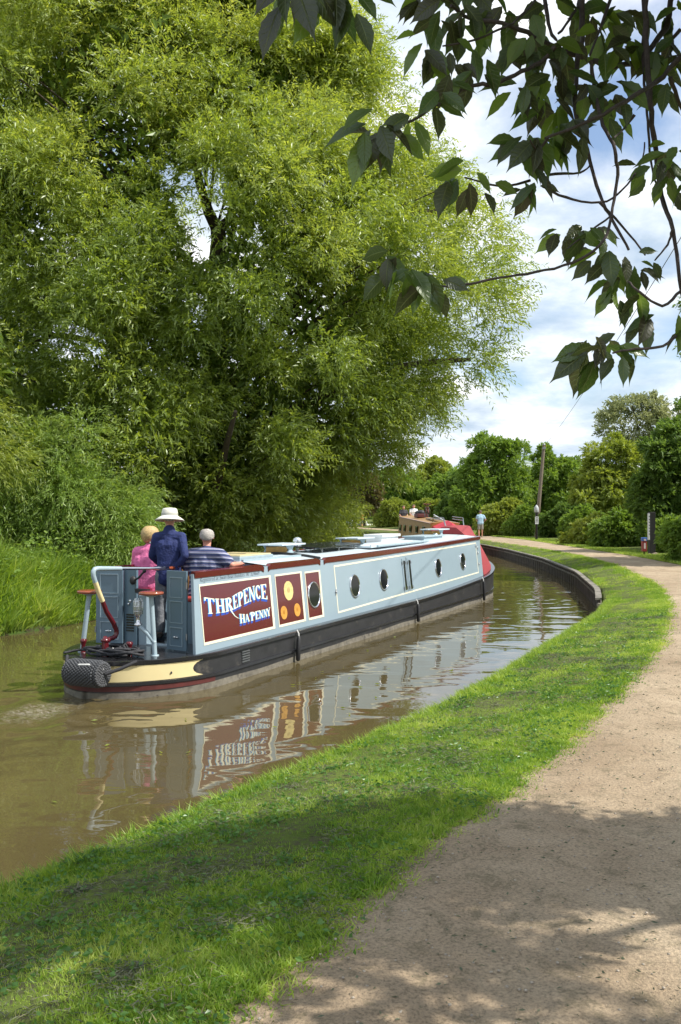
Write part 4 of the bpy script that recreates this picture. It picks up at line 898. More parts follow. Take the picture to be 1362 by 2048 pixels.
    B_ = [.50, .475, .465, .485, .515, .545, .575, .60, .60, .56]; T_ = [.80, .745, .715, .735, .78, .82, .86, .875, .875, .875]
    word('THREPENCE', U, B_, T_, lay)
    U2 = [(.50, .575), (.58, .64), (.65, .665), (.665, .73), (.735, .79), (.795, .86), (.865, .92), (.915, .975)]
    word("HA'PENNY", U2, [.20, .20, .205, .205, .21, .215, .22, .225, .23], [.385, .36, .35, .375, .37, .375, .375, .38, .40], lay)
    for nm, o_, w_, m in (('letter_swash', .0070, .012, CY), ('letter_swash', .0074, .008, WH)):      # tail of the R running down to the second word
        mb = MB(); cv = [(.375, .50), (.40, .43), (.43, .36), (.47, .31), (.50, .295)]
        for i in range(len(cv) - 1):
            (a, c), (d_, e) = cv[i], cv[i + 1]; A_ = (.27 + 1.76 * a, .565 + .7 * c); Bb = (.27 + 1.76 * d_, .565 + .7 * e); ww = w_ * (1.6 - i * .35); W2 = w_ * (1.6 - (i + 1) * .35)
            mb.add([sp(A_[0] - ww, A_[1], o_), sp(Bb[0] - W2, Bb[1], o_), sp(Bb[0] + W2, Bb[1] + .004, o_), sp(A_[0] + ww, A_[1] + .004, o_)], [(0, 1, 2, 3)])
        mb.build(nm, m, p1)
    fc = bpy.data.curves.new('txt', 'FONT'); fc.body = 'Registered at Swan Boat Builders  N\u00ba 524669'; fc.size = .082; fc.shear = .35; fc.extrude = .0006; fc.resolution_u = 2; fc.offset = -.0018
    fo = bpy.data.objects.new('txt', fc); COL.objects.link(fo); bpy.context.view_layer.update(); me = bpy.data.meshes.new_from_object(fo.evaluated_get(bpy.context.evaluated_depsgraph_get())); bpy.data.objects.remove(fo)
    xs = [v.co.x for v in me.vertices]; k = 1.50 / max(xs)
    for v in me.vertices:
        s = .28 + v.co.x * k; z = 1.318 + v.co.y * 1.0; v.co = Vector(sp(s, z, .003 + v.co.z))
    me.materials.append(pmat('ink', (.06, .07, .09), .6)); o = bpy.data.objects.new('registration_lettering', me); COL.objects.link(o); o.parent = b
    # stern deck, well, doors -------------------------------
    mb = MB(); mb.box(P3(.1, .86, .36), P3(2.0, -.86, .40)); mb.build('well_floor', pmat('deck_paint', (.05, .055, .06), .6), b)
    def door(t0, t1, s0_, s1_):
        v0 = Vector(P3(s0_, t0, .47)); v1 = Vector(P3(s1_, t1, .47)); dx = (v1 - v0); wdt = dx.length; dx.normalize(); nrm = Vector((dx.y, -dx.x, 0))
        if nrm.x > 0: nrm = -nrm
        Mx = Matrix((( dx.x, -nrm.x, 0, v0.x), (dx.y, -nrm.y, 0, v0.y), (0, 0, 1, .46), (0, 0, 0, 1)))
        mb = MB(); mb.box((0, 0, 0), (wdt, .03, 1.0), 0, Mx); d_ = mb.build('door', BLUED, b, .004)
        mb = MB(); fr = [(0.06, .66, wdt - .06, .92), (.06, .34, wdt - .06, .62), (.06, .05, wdt - .06, .29)]
        for x0, z0, x1, z1 in fr:
            for bx_ in (((x0, -.010, z1 - .010), (x1, 0.001, z1)), ((x1 - .010, -.010, z0), (x1, 0.001, z1 - .0101)), ((x0, -.006, z0), (x0 + .008, 0.001, z1 - .0101)), ((x0 + .0081, -.006, z0), (x1 - .0101, 0.001, z0 + .008))): mb.box(bx_[0], bx_[1], 0, Mx)
        mb.build('moulding', BLUE, d_)
        mb = MB(); mb.ball(tuple(Mx @ Vector((wdt * .5, -.02, .17))), .024, 10, 0, (1, .6, .6)); mb.tube([Mx @ Vector((wdt * .4, -.012, .165)), Mx @ Vector((wdt * .62, -.012, .165))], .010, 8); mb.build('handle', CHROME, d_)
        mb = MB(); 
        for z in (.18, .82): mb.tube([Mx @ Vector((wdt + .006, .0, z - .04)), Mx @ Vector((wdt + .006, .0, z + .04))], .012, 8)
        mb.build('hinge', STEEL, d_)
    door(.40, .74, .20, .14); door(-.42, -.78, .36, .26)
    mb = MB(); mb.box(P3(.42, -.44, .42), P3(.46, -.24, 1.44)); p = mb.build('control_panel', BLUED, b)
    mb = MB()
    for i in range(7): mb.box(P3(.41, -.40, .62 + i * .035), P3(.421, -.28, .64 + i * .035))
    mb.build('louvre', GUN, p)
    mb = MB(); mb.ball(P3(.41, -.36, .98), .016, 8); mb.lathe([(.02, 0), (.02, .01), (0, .01)], P3(.42, -.34, 1.02), (-1, 0, 0), 10); mb.build('key_switch', CHROME, p)
    mb = MB(); mb.ball(P3(.36, -.25, 1.30), .055, 10, 0, (.7, .9, 1.1)); mb.tube([P3(.36, -.24, 1.30), P3(.34, -.14, 1.34), P3(.34, -.06, 1.42)], .014, 8); mb.ball(P3(.34, -.05, 1.43), .026, 8); mb.box(P3(.36, -.22, 1.14), P3(.42, -.02, 1.19)); mb.build('throttle', RUB, b)
    mb = MB(); mb.box(P3(.45, -.23, .42), P3(.55, -.10, 1.10)); mb.box(P3(.45, -.10, .42), P3(.55, .36, .47)); mb.build('door_frame', BLUE, b, .01)
    mb = MB(); mb.box(P3(.9, -.8, .4), P3(1.5, -.34, 1.03)); mb.box(P3(.8, .1, .4), P3(1.6, .82, 1.0)); mb.build('locker', BLUED, b)
    mb = MB(); mb.box(P3(.92, -.78, 1.03), P3(1.5, -.34, 1.10)); mb.box(P3(.8, .12, 1.0), P3(1.58, .8, 1.06)); mb.build('cushion', pmat('red_cushion', (.35, .04, .03), .6), b, .02)
    mb = MB(); mb.box(P3(1.90, -.66, .5), P3(1.93, -.30, 1.60)); p = mb.build('cabin_door', WOODY, b, .005)
    mb = MB(); mb.box(P3(1.88, -.67, 1.60), P3(1.94, -.29, 1.625)); mb.build('door_cap', PALE, p)
    # stools on the stern rail
    for t, s, lean in ((.53, -.22, -.07), (-.48, -.36, .10)):
        top = P3(s + .02, t + lean, 1.185); mb = MB(); mb.lathe([(0, 0), (.135, 0), (.152, .008), (.155, .022), (.150, .034), (.13, .040), (0, .040)], top, (0, 0, 1), 28); seat = mb.build('stool_seat', WOODR, b)
        mb = MB(); mb.tube([P3(s, t, zg(0)), top], .030, 12); mb.lathe([(.05, 0), (.05, .012), (.03, .014)], P3(s, t, zg(0) + .01), (0, 0, 1), 14); mb.lathe([(.03, -.03), (.10, -.005), (.10, .0)], top, (0, 0, 1), 14)
        if t > 0: mb.tube([P3(s, t, .60), P3(s - .02, t - .10, .72), P3(s + .0, t - .24, .80)], .026, 10)
        mb.build('stool_post', GREYP, b)
    lp = P3(-.22, .28, .80); mb = MB(); mb.lathe([(.0, 0), (.05, 0), (.05, .02), (.028, .035), (.026, .10), (.04, .12), (.045, .14)], lp, (0, 0, 1), 16); 
    for k in range(8):
        a = k * .785; mb.tube([tuple(Vector(lp) + Vector((math.cos(a) * .058 * q, math.sin(a) * .058 * q, z))) for q, z in ((.9, .14), (1, .2), (1, .30), (.6, .34))], .004, 5)
    for z in (.18, .24, .30): mb.tube([tuple(Vector(lp) + Vector((math.cos(a * .5236) * .058, math.sin(a * .5236) * .058, z))) for a in range(13)], .004, 5)
    l = mb.build('deck_lamp', CHROME, b); mb = MB(); mb.lathe([(.0, .14), (.045, .14), (.047, .28), (.03, .31), (0, .32)], lp, (0, 0, 1), 16); mb.build('lamp_glass', pmat('frosted_glass', (.55, .6, .6), .1), l)
    # tiller: swan neck, brass bar, wooden handle
    path = [(-.50, .60), (-.42, .645), (-.36, .648), (-.31, .66), (-.285, .70), (-.29, .74), (-.35, .84), (-.48, .99), (-.55, 1.12), (-.62, 1.24), (-.68, 1.36), (-.715, 1.44), (-.715, 1.49), (-.69, 1.515), (-.64, 1.52)]
    def tl(a, b_): return [P3(s, 0, z) for s, z in path[a:b_]]
    mb = MB(); mb.tube([P3(-.5, 0, .44), P3(-.5, 0, .62)], .042, 14); mb.lathe([(.05, 0), (.05, .03), (.035, .035), (.035, .12), (.052, .125), (.052, .15), (.03, .16), (.02, .19), (0, .19)], P3(-.5, 0, .50), (0, 0, 1), 16); mb.tube(tl(0, 9), [.030] * 9, 12); mb.build('rudder_stock', MAROON, b)
    mb = MB(); mb.tube(tl(8, 11), .030, 12); mb.build('tiller_band', CREAM, b)
    mb = MB(); mb.tube(tl(10, 15) + [P3(-.2, 0, 1.495)], [.029] * 5 + [.026], 12); mb.build('swan_neck', GREYP, b)
    mb = MB(); mb.tube([P3(-.22, 0, 1.497), P3(.45, 0, 1.460), P3(.55, 0, 1.455), P3(.72, 0, 1.447), P3(.80, 0, 1.443)], [.024, .019, .034, .030, .018], 14); mb.build('tiller_bar', CHROME, b)
    mb = MB(); mb.tube([P3(.80, 0, 1.443), P3(.88, 0, 1.44), P3(1.0, 0, 1.434), P3(1.13, 0, 1.428)], [.018, .024, .022, .016], 12); mb.build('tiller_handle', WOODR, b)
    # dollies
    for s, t in ((-.38, -.44), (-.34, .24)):
        mb = MB(); mb.lathe([(.04, 0), (.035, .01), (.026, .05), (.024, .09), (.038, .13), (.045, .155), (.03, .17), (0, .172)], P3(s, t, .445), (0, 0, 1), 16); mb.build('bollard', MAROON, b)
    mb = MB(); mb.tube([P3(-.6, -.5, .47), P3(-.72, -.2, .47), P3(-.72, .2, .47)], .012, 8)
    # roof fittings ----------------------------------------
    def zz(s, t): return zr(s) + .012 + .055 * (1 - (t / .81) ** 2)
    mb = MB(); mb.box(P3(2.05, -.36, zz(2.5, .4) - .03), P3(3.05, .36, zz(2.5, 0) + .055)); h = mb.build('hatch_slide', GREYP, b, .01)
    mb = MB(); mb.box(P3(2.07, -.35, zz(2.5, 0) + .056), P3(3.0, .35, zz(2.5, 0) + .075)); mb.build('hatch_top', CREAM, h, .006)
    mb = MB(); mb.box(P3(2.55, -.14, zz(2.5, 0) + .076), P3(2.60, .14, zz(2.5, 0) + .080)); mb.build('hatch_slot', DARK, h)
    mb = MB()
    for t in (-.42, .42): mb.box(P3(2.02, t - .02, zz(2.5, .45) - .03), P3(3.9, t + .02, zz(3, .45) + .03))
    mb.build('hatch_runner', GREYP, b)
    def mush(s, t, r=.07, h=.1, nm='mushroom_vent'):
        mb = MB(); mb.lathe([(r * .55, 0), (r * .5, h * .4), (r, h * .5), (r * .95, h * .7), (r * .6, h * .95), (0, h)], P3(s, t, zz(s, t) - .01), (0, 0, 1), 20); mb.build(nm, CHROME, b)
    for s, t in ((4.75, .12), (8.0, -.4), (11.6, .1), (5.3, -.2)): mush(s, t)
    c = P3(5.4, -.45, zz(5.4, .4) + .17); mb = MB(); mb.ball(c, .095, 16); mb.tube([P3(5.4, -.45, zz(5.4, .4) - .02), c], .035, 10); mb.build('ventilator_globe', CHROME, b)
    # box-shaped covers at the fore end
    mb = MB(); mb.box(P3(9.1, -.66, zz(9, .6) - .02), P3(10.1, -.28, zz(9.5, .3) + .10)); mb.box(P3(9.05, -.70, zz(9, .3) + .1), P3(10.15, -.24, zz(9, .3) + .16)); mb.build('roof_locker', WHITE, b, .01)
    mb = MB(); mb.box(P3(10.0, -.1, zz(10, 0) - .03), P3(11.3, .38, zz(10, .3) + .06)); mb.box(P3(9.95, -.13, zz(10, .3) + .061), P3(11.35, .41, zz(10, .3) + .095)); mb.build('skylight', GREYP, b, .01)
    # coil hose strap across the roof
    mb = MB(); mb.tube([P3(4.05 - .25 * q, -.5 + 1.3 * q, zz(4, -.5 + 1.3 * q) + .016) for q in [i / 12 for i in range(13)]], .024, 8); mb.build('roof_strap', RUB, b)
    # cratch cover at the bow ------------------------------
    mb = MB(); sec = [(12.96, .72, 1.42, 1.80), (13.3, .66, 1.38, 1.84), (14.0, .60, 1.30, 1.84), (14.2, .56, 1.26, 1.82), (14.9, .36, .86, .92)]; vs = []
    for s, w_, zsh, zt_ in sec:
        wb = min(hw(s) - .08, .93); zlo = zg(s) + .02
        for t, z in ((-wb, zlo), (-(w_ + wb) / 2 - .01, (zlo + zsh) / 2), (-w_ * .93, zsh), (-.20, zt_), (0, zt_ + .01), (.20, zt_), (w_ * .93, zsh), ((w_ + wb) / 2 + .01, (zlo + zsh) / 2), (wb, zlo)): vs.append(P3(s, t, z))
    mb.add(vs, [(i * 9 + j, (i + 1) * 9 + j, (i + 1) * 9 + j + 1, i * 9 + j + 1) for i in range(len(sec) - 1) for j in range(8)], 0, True)
    mb.add([vs[(len(sec) - 1) * 9 + j] for j in range(9)], [tuple(range(9))], 0); mb.add(vs[:9], [tuple(range(9))], 0)
    mb.build('bow_cover', pmat('red_canvas', (.28, .035, .042), .75, 0, .15, 6, bump=.3, bscale=30), b)
    return b
BOAT = narrowboat()
def BW(s, t, z): return C0 + Dv * s + Nv * t + Vector((0, 0, z))
# things standing on the roof or hanging from the boat
def roofz(s, t): return zr(s) + .012 + .055 * (1 - (t / .81) ** 2)
def rack(s, t, lab, L=.85):
    r = thing('roof_rack', lab, 'roof rack', tuple(BW(s, t, roofz(s, t))), BANG, 'board racks on the narrowboat roof')
    mb = MB()
    for y in (-.22, .22):
        mb.add([(-.13, y - .015, 0), (.13, y - .015, 0), (.05, y - .015, .075), (.13, y - .015, .15), (-.13, y - .015, .15), (-.05, y - .015, .075)] + [(-.13, y + .015, 0), (.13, y + .015, 0), (.05, y + .015, .075), (.13, y + .015, .15), (-.13, y + .015, .15), (-.05, y + .015, .075)],
               [(0, 1, 2, 5), (5, 2, 3, 4), (6, 11, 8, 7), (11, 10, 9, 8), (0, 6, 7, 1), (1, 7, 8, 2), (2, 8, 9, 3), (3, 9, 10, 4), (4, 10, 11, 5), (5, 11, 6, 0)])
    mb.build('bracket', GREYP, r)
    mb = MB(); mb.box((-.07, -.2, .03), (.10, .2, .12)); mb.build('wooden_block', WOODY, r)
    mb = MB(); mb.box((-L / 2, -.30, .151), (L / 2, -.06, .178)); mb.box((-L / 2 + .05, -.02, .151), (L / 2 + .05, .20, .176)); mb.build('board', ROOF, r, .006)
rack(4.15, -.15, 'grey board rack on the boat roof next to the shiny globe vent'); rack(7.0, -.05, 'grey board rack in the middle of the boat roof'); rack(12.0, -.1, 'grey board rack at the bow end of the boat roof')
r = thing('solar_panel', 'dark tilted solar panel on the narrowboat roof', 'solar panel', tuple(BW(5.6, .0, roofz(5.6, 0))), BANG)
mb = MB(); mb.add([(-.95, -.38, .055), (.95, -.38, .075), (.95, .30, .10), (-.95, .30, .09), (-.95, -.38, .08), (.95, -.38, .10), (.95, .30, .125), (-.95, .30, .115)], [(3, 2, 1, 0), (4, 5, 6, 7), (0, 1, 5, 4), (1, 2, 6, 5), (2, 3, 7, 6), (3, 0, 4, 7)]); mb.build('panel', pmat('solar_cells', (.02, .022, .028), .2, 0, .2, 3, coat=.5), r)
mb = MB(); [mb.tube([(x, y, -.02), (x, y, .08)], .015, 6) for x in (-.7, 0, .7) for y in (-.3, .2)]; mb.build('foot', STEEL, r)
r = thing('gangplank', 'long pale grey gangplank lying along the starboard roof edge', 'plank', tuple(BW(7.9, .45, roofz(7.9, .45))), BANG)
mb = MB(); mb.box((-1.5, -.13, .0), (1.5, .13, .035)); mb.box((-1.5, -.15, .005), (1.5, -.131, .06)); mb.box((-1.5, .131, .005), (1.5, .15, .06)); mb.build('deck', ROOF, r, .004)
mb = MB(); mb.tube([(-1.3, -.2, .03), (1.6, -.2, .05)], .022, 8); mb.build('pole', GREYP, r)
def fender(s, lab, lean=0):
    r = thing('side_fender', lab, 'fender', tuple(BW(s, 1.09, zg(s))), BANG, 'black tube fenders hanging along the hull side')
    mb = MB(); mb.tube([(0, .03, .03), (0, 0, -.02), (0, -.005, -.08)], .012, 8); mb.build('rope', WROPE, r)
    L = zg(s) - .02; mb = MB(); mb.tube([(lean * 0, -.005, -.06), (lean * .3, -.01, -.10), (lean, -.012, -L + .02), (lean, -.012, -L)], [.018, .034, .034, .02], 12); mb.build('tube', RUB, r)
fender(2.50, 'black tube fender hanging by the louvred stern vent, nearest one', -.04); fender(7.62, 'black tube fender hanging amidships below the side hatch'); fender(12.35, 'black tube fender hanging near the bow, farthest one', .03)
# knitted rope fender at the stern
def stern_fender():
    c = BW(-.99, .13, .33); r = thing('rope_fender', 'fat black knitted rope fender slung across the stern', 'fender', tuple(c), BANG)
    mb = MB(); rr = random.Random(3); Rf = .145; hl = .24
    mb.lathe([(0, -hl), (Rf * .8, -hl), (Rf * .93, -hl * .9), (Rf * .93, hl * .9), (Rf * .7, hl), (0, hl)], (0, 0, 0), (0, 1, 0), 16)
    for i in range(19):
        y = -hl + 2 * hl * i / 18; rad = Rf * (1 if abs(y) < hl * .8 else .9)
        for j in range(26):
            a = 2 * math.pi * (j + .5 * (i % 2)) / 26; mb.ball((math.cos(a) * rad, y, math.sin(a) * rad), .0185, 6, 0, (1, .9, 1))
    for sg in (-1, 1):
        for q in range(1, 6):
            for j in range(5 * q): a = 2 * math.pi * j / (5 * q); mb.ball((math.cos(a) * Rf * q / 6, sg * hl, math.sin(a) * Rf * q / 6), .018, 6)
    mb.build('knitted_body', pmat('charcoal_rope', (.075, .078, .085), .85, 0, .5, 70, bump=.5, bscale=160), r)
    mb = MB(); mb.tube([(.0, -.25, .06), (-.10, -.12, .12), (-.11, .02, .11)], .012, 8); mb.build('white_lashing', WROPE, r)
    mb = MB(); mb.tube([(.02, -.26, .0), (.12, -.40, .06), (.26, -.52, .13)], .020, 8); mb.tube([(.02, .26, .0), (.12, .40, .06), (.24, .50, .13)], .020, 8); mb.build('sling', ROPE, r)
stern_fender()
def rope_coil():
    c = BW(-.42, .12, zg(0) + .012); r = thing('mooring_rope', 'black mooring rope coiled loosely on the stern deck around the bollards', 'rope', tuple(c), BANG)
    rr = random.Random(9); mb = MB(); pts = []
    for i in range(150):
        a = i * .42; q = .13 + .07 * math.sin(i * .37); pts.append((q * math.cos(a) * .9 + .03 * math.sin(i * .9), q * math.sin(a) * 1.9 + .1 * math.sin(i * .11), .02 + .03 * (1 + math.sin(i * .71)) + .0002 * i))
    mb.tube(pts, .016, 7); mb.tube([(-.05, .30, .04), (-.1, .45, .06), (-.05, .62, .03), (-.2, .66, .02)], .015, 7); mb.tube([(.0, -.12, .15), (.06, -.16, .02), (.0, -.2, .02), (-.04, -.12, .14), (.0, -.12, .15)], .014, 7)
    tag(mb.build('coil', ROPE, r))
    mb = MB(); mb.tube([(-.1, -.02, .08), (-.06, .02, .09)], .017, 7); mb.tube([(-.02, -.30, .06), (.0, -.26, .07)], .015, 7); mb.build('white_whipping', WROPE, r)
rope_coil()

# ------------------------------------------------------------------ people
def skinmesh(name, V, E, Rr, mat, parent, lev=2, extra=None, vox=.010, flat=None):
    """limbs and trunk as overlapping tapered tubes, fused into one continuous surface"""
    mb = MB(); V = [Vector(v) for v in V]
    for i, j in E:
        n = 10 if max(Rr[i], Rr[j]) > .02 else 7
        offs = [0]
        if flat and i in flat and j in flat: offs = [-1, -.5, 0, .5, 1]
        for o_ in offs:
            da = Vector((0, o_ * (flat[i] if flat and i in flat else 0), 0)); db = Vector((0, o_ * (flat[j] if flat and j in flat else 0), 0))
            k = .92 if offs != [0] else 1
            p, q = V[i] + da, V[j] + db
            if (p - q).length < 1e-5: continue
            mb.tube([p, p.lerp(q, .33), p.lerp(q, .67), q], [Rr[i] * k, (Rr[i] * .67 + Rr[j] * .33) * k, (Rr[i] * .33 + Rr[j] * .67) * k, Rr[j] * k], n); mb.ball(tuple(p), Rr[i] * .99 * k, n); mb.ball(tuple(q), Rr[j] * .99 * k, n)
    for c, r, sc in (extra or []): mb.ball(c, r, 10, 0, sc)
    o = mb.build(name, mat); rm = o.modifiers.new('r', 'REMESH'); rm.mode = 'VOXEL'; rm.voxel_size = vox; rm.use_smooth_shade = True
    sm = o.modifiers.new('s', 'SMOOTH'); sm.factor = .5; sm.iterations = lev
    bpy.context.view_layer.update(); dg = bpy.context.evaluated_depsgraph_get(); nm = bpy.data.meshes.new_from_object(o.evaluated_get(dg)); bpy.data.objects.remove(o)
    nm.materials.clear(); nm.materials.append(mat)
    nm.polygons.foreach_set('use_smooth', np.ones(len(nm.polygons), bool)); nm.polygons.foreach_set('material_index', np.zeros(len(nm.polygons), np.int32))
    o = bpy.data.objects.new(name, nm); COL.objects.link(o); o.parent = parent; return o
def person(label, loc, rz, J, top, bottom, group=None, sleeves='long', legs='long', hair=None, hat=None, shoes=None, skin=SKIN, name='person', fingers=True, lev=2, topr=1.0, headturn=0):
    """J: joint name -> local position (x forward, y left, z up)"""
    r = thing(name, label, 'person', loc, rz, group); g = {k: Vector(v) for k, v in J.items()}
    V = []; E = []; Rr = []; ix = {}
    def add(k, p, rad, par=None):
        V.append(p); Rr.append(rad); ix[k] = len(V) - 1
        if par is not None: E.append((ix[par], ix[k]))
    hd = g['head']; ct, st_ = math.cos(headturn), math.sin(headturn); hv = lambda x, y, z: hd + Vector((x * ct - y * st_, x * st_ + y * ct, z))
    far_ = lev == 1; FL = {0: .07, 1: .055, 2: .085}
    add('pelvis', g['pelvis'], .100); add('waist', g['pelvis'].lerp(g['chest'], .45), .088, 'pelvis'); add('chest', g['chest'], .098, 'waist')
    nb = g['chest'].lerp(g['neck'], .6); add('nb', nb, .075, 'chest'); add('neck', g['neck'], .052, 'nb'); add('hb', hv(.015, 0, -.06), .058, 'neck'); add('hc', hv(-.005, 0, .02), .084, 'hb'); add('ht', hv(-.008, 0, .045), .078, 'hc'); add('jw', hv(.045, 0, -.05), .040, 'hb'); add('fh', hv(.02, 0, .03), .074, 'hc')
    for sd_ in 'lr':
        add('sh' + sd_, g['sh' + sd_], .055, 'nb'); add('el' + sd_, g['el' + sd_], .042, 'sh' + sd_); add('wr' + sd_, g['wr' + sd_], .028, 'el' + sd_)
        d_ = (g['wr' + sd_] - g['el' + sd_]).normalized(); palm = g.get('pa' + sd_, g['wr' + sd_] + d_ * .07); add('pa' + sd_, palm, .030, 'wr' + sd_)
        if fingers:
            pd = (palm - g['wr' + sd_]).normalized(); lat = pd.cross(Vector((0, 0, 1))); lat = lat.normalized() if lat.length > .2 else Vector((1, 0, 0)); cu = g.get('curl' + sd_, Vector((0, 0, -1)))
            for f in range(4):
                o_ = lat * (.024 - .016 * f); ln = (.034, .040, .037, .028)[f]
                add('f%d1' % f + sd_, palm + o_ + pd * .03, .009, 'pa' + sd_); add('f%d2' % f + sd_, palm + o_ + pd * (.03 + ln) + cu * .016, .008, 'f%d1' % f + sd_); add('f%d3' % f + sd_, palm + o_ + pd * (.035 + ln) + cu * .045, .007, 'f%d2' % f + sd_)
            add('t1' + sd_, palm + lat * .036 - pd * .015, .010, 'pa' + sd_); add('t2' + sd_, palm + lat * .05 + pd * .02 + cu * .012, .008, 't1' + sd_)
        add('hi' + sd_, g['hi' + sd_], .085, 'pelvis'); add('kn' + sd_, g['kn' + sd_], .056, 'hi' + sd_); add('an' + sd_, g['an' + sd_], .036, 'kn' + sd_)
        fo_ = g.get('fo' + sd_, g['an' + sd_] + Vector((.15, 0, -.06))); add('he' + sd_, g['an' + sd_] + Vector((-.01, 0, -.055)), .036, 'an' + sd_); add('fo' + sd_, fo_, .030, 'he' + sd_)
    ears = [(tuple(hv(-.005, .088, .0)), .026, (.6, .35, 1)), (tuple(hv(-.005, -.088, .0)), .026, (.6, .35, 1)), (tuple(hv(.095, 0, -.005)), .019, (1, .7, 1.3)), (tuple(hv(.083, 0, -.05)), .02, (.5, 1.2, .35)),
            (tuple(hv(.078, .03, .02)), .012, (.7, 1, .6)), (tuple(hv(.078, -.03, .02)), .012, (.7, 1, .6))]
    skinmesh('body', V, E, Rr, skin, r, 2, ears, .016 if far_ else .0065, FL)
    # top
    V = []; E = []; Rr = []; ix = {}; k = 1.17 * topr
    FL = {0: .075 * topr, 1: .07 * topr, 2: .09 * topr}
    add('pelvis', g['pelvis'] + Vector((0, 0, -.02 if sleeves != 'jacket' else -.10)), .118 * k); add('w', g['pelvis'].lerp(g['chest'], .45), .106 * k, 'pelvis'); add('c', g['chest'], .108 * k, 'w'); add('nb', nb, .080 * k, 'c'); add('nk', nb.lerp(g['neck'], .9 if sleeves == 'jacket' else .7), .088 if sleeves == 'jacket' else .075, 'nb')
    for sd_ in 'lr':
        add('sh' + sd_, g['sh' + sd_], .064 * k, 'nb')
        if sleeves == 'short': add('el' + sd_, g['sh' + sd_].lerp(g['el' + sd_], .66), .058 * k, 'sh' + sd_)
        else: add('el' + sd_, g['el' + sd_], .052 * k, 'sh' + sd_); add('wr' + sd_, g['el' + sd_].lerp(g['wr' + sd_], .93), .040 * k, 'el' + sd_)
    skinmesh('jacket' if sleeves == 'jacket' else 'shirt', V, E, Rr, top, r, 3, None, .02 if far_ else .011, FL)
    V = []; E = []; Rr = []; ix = {}
    add('p', g['pelvis'] + Vector((0, 0, .03)), .110)
    for sd_ in 'lr':
        add('hi' + sd_, g['hi' + sd_], .098, 'p')
        if legs == 'short': add('kn' + sd_, g['hi' + sd_].lerp(g['kn' + sd_], .85), .088, 'hi' + sd_)
        else: add('kn' + sd_, g['kn' + sd_], .078, 'hi' + sd_); add('an' + sd_, g['kn' + sd_].lerp(g['an' + sd_], .93), .062, 'kn' + sd_)
    skinmesh('trousers' if legs == 'long' else 'shorts', V, E, Rr, bottom, r, 3, None, .02 if far_ else .012)
    if shoes:
        mb = MB()
        for sd_ in 'lr':
            a = g['an' + sd_] + Vector((0, 0, -.05)); f = g.get('fo' + sd_, g['an' + sd_] + Vector((.15, 0, -.06))); d_ = (f - a); m_ = a + d_ * .5
            mb.tube([a + Vector((-.05, 0, -.0)), a, m_, f, f + d_.normalized() * .05], [.03, .048, .045, .042, .02], 10)
        mb.build('shoes', shoes, r)
    if hair:
        mat, kind = hair; mb = MB(); n = 14; rows_ = 9; vs = []; rr = random.Random(5)
        lo = {'short': 1.9, 'bob': 2.6, 'fringe': 2.15}[kind]
        for i in range(rows_ + 1):
            for j in range(n):
                a = 2 * math.pi * j / n; back = (1 - math.cos(a)) / 2          # a=0 faces forward
                start = 0.0 if kind != 'fringe' else .55 + .9 * (1 - back)
                th = start + (lo * (.52 + .48 * back) - start) * i / rows_; rad = .097 + (.030 if kind == 'bob' else .004) * math.sin(min(th, 2)) + rr.uniform(-.003, .003)
                vs.append(tuple(hv(rad * math.sin(th) * math.cos(a) * 1.05 - .006, rad * math.sin(th) * math.sin(a) * .95, .022 + rad * math.cos(th) * 1.12)))
        mb.add(vs, [(i * n + j, (i + 1) * n + j, (i + 1) * n + (j + 1) % n, i * n + (j + 1) % n) for i in range(rows_) for j in range(n)], 0, True)
        o = mb.build('hair', mat, r); sm = o.modifiers.new('s', 'SOLIDIFY'); sm.thickness = .006; sm.offset = 1
    if sleeves == 'jacket':
        mb = MB(); q = g['shl'].lerp(g['ell'], .3); mb.ball(tuple(q + Vector((-.05, .060, 0))), .02, 8, 0, (1, .5, .8)); mb.build('badge', WHITE, r)
    if hat:
        mb = MB(); c = hv(-.005, 0, .035); ax = Vector((.12, 0, 1))
        mb.lathe([(.200, -.045), (.203, -.040), (.165, -.012), (.128, .012), (.112, .022), (.109, .060), (.104, .105), (.092, .122), (.06, .128), (0, .127)], c, ax, 28); h = mb.build('sun_hat', hat, r)
        sm = h.modifiers.new('s', 'SOLIDIFY'); sm.thickness = .004
        mb = MB(); mb.lathe([(.1135, .02), (.1145, .03), (.1125, .05), (.1115, .055)], c, ax, 28); mb.build('hat_band', pmat('hat_band_cloth', (.42, .42, .38), .8), h)
    return r
NAVY = pmat('navy_fleece', (.018, .03, .12), .85, 0, .25, 14, bump=1, bscale=9, bdist=.035); GREYT = pmat('grey_trouser', (.17, .18, .20), .85, 0, .25, 10, bump=1, bscale=9, bdist=.03)
PINK = pmat('pink_cotton', (.72, .17, .36), .8, 0, .1, 10, bump=1, bscale=8, bdist=.03); HATC = pmat('cream_canvas', (.72, .70, .62), .85, 0, .06, 25, bump=.3, bscale=60)
GREYH = pmat('grey_hair', (.40, .37, .34), .7, 0, .3, 60, bump=.6, bscale=120); BLOND = pmat('blonde_hair', (.48, .34, .15), .5, 0, .35, 45, bump=.7, bscale=90); BRH = pmat('brown_hair', (.10, .06, .04), .6, 0, .3, 50)
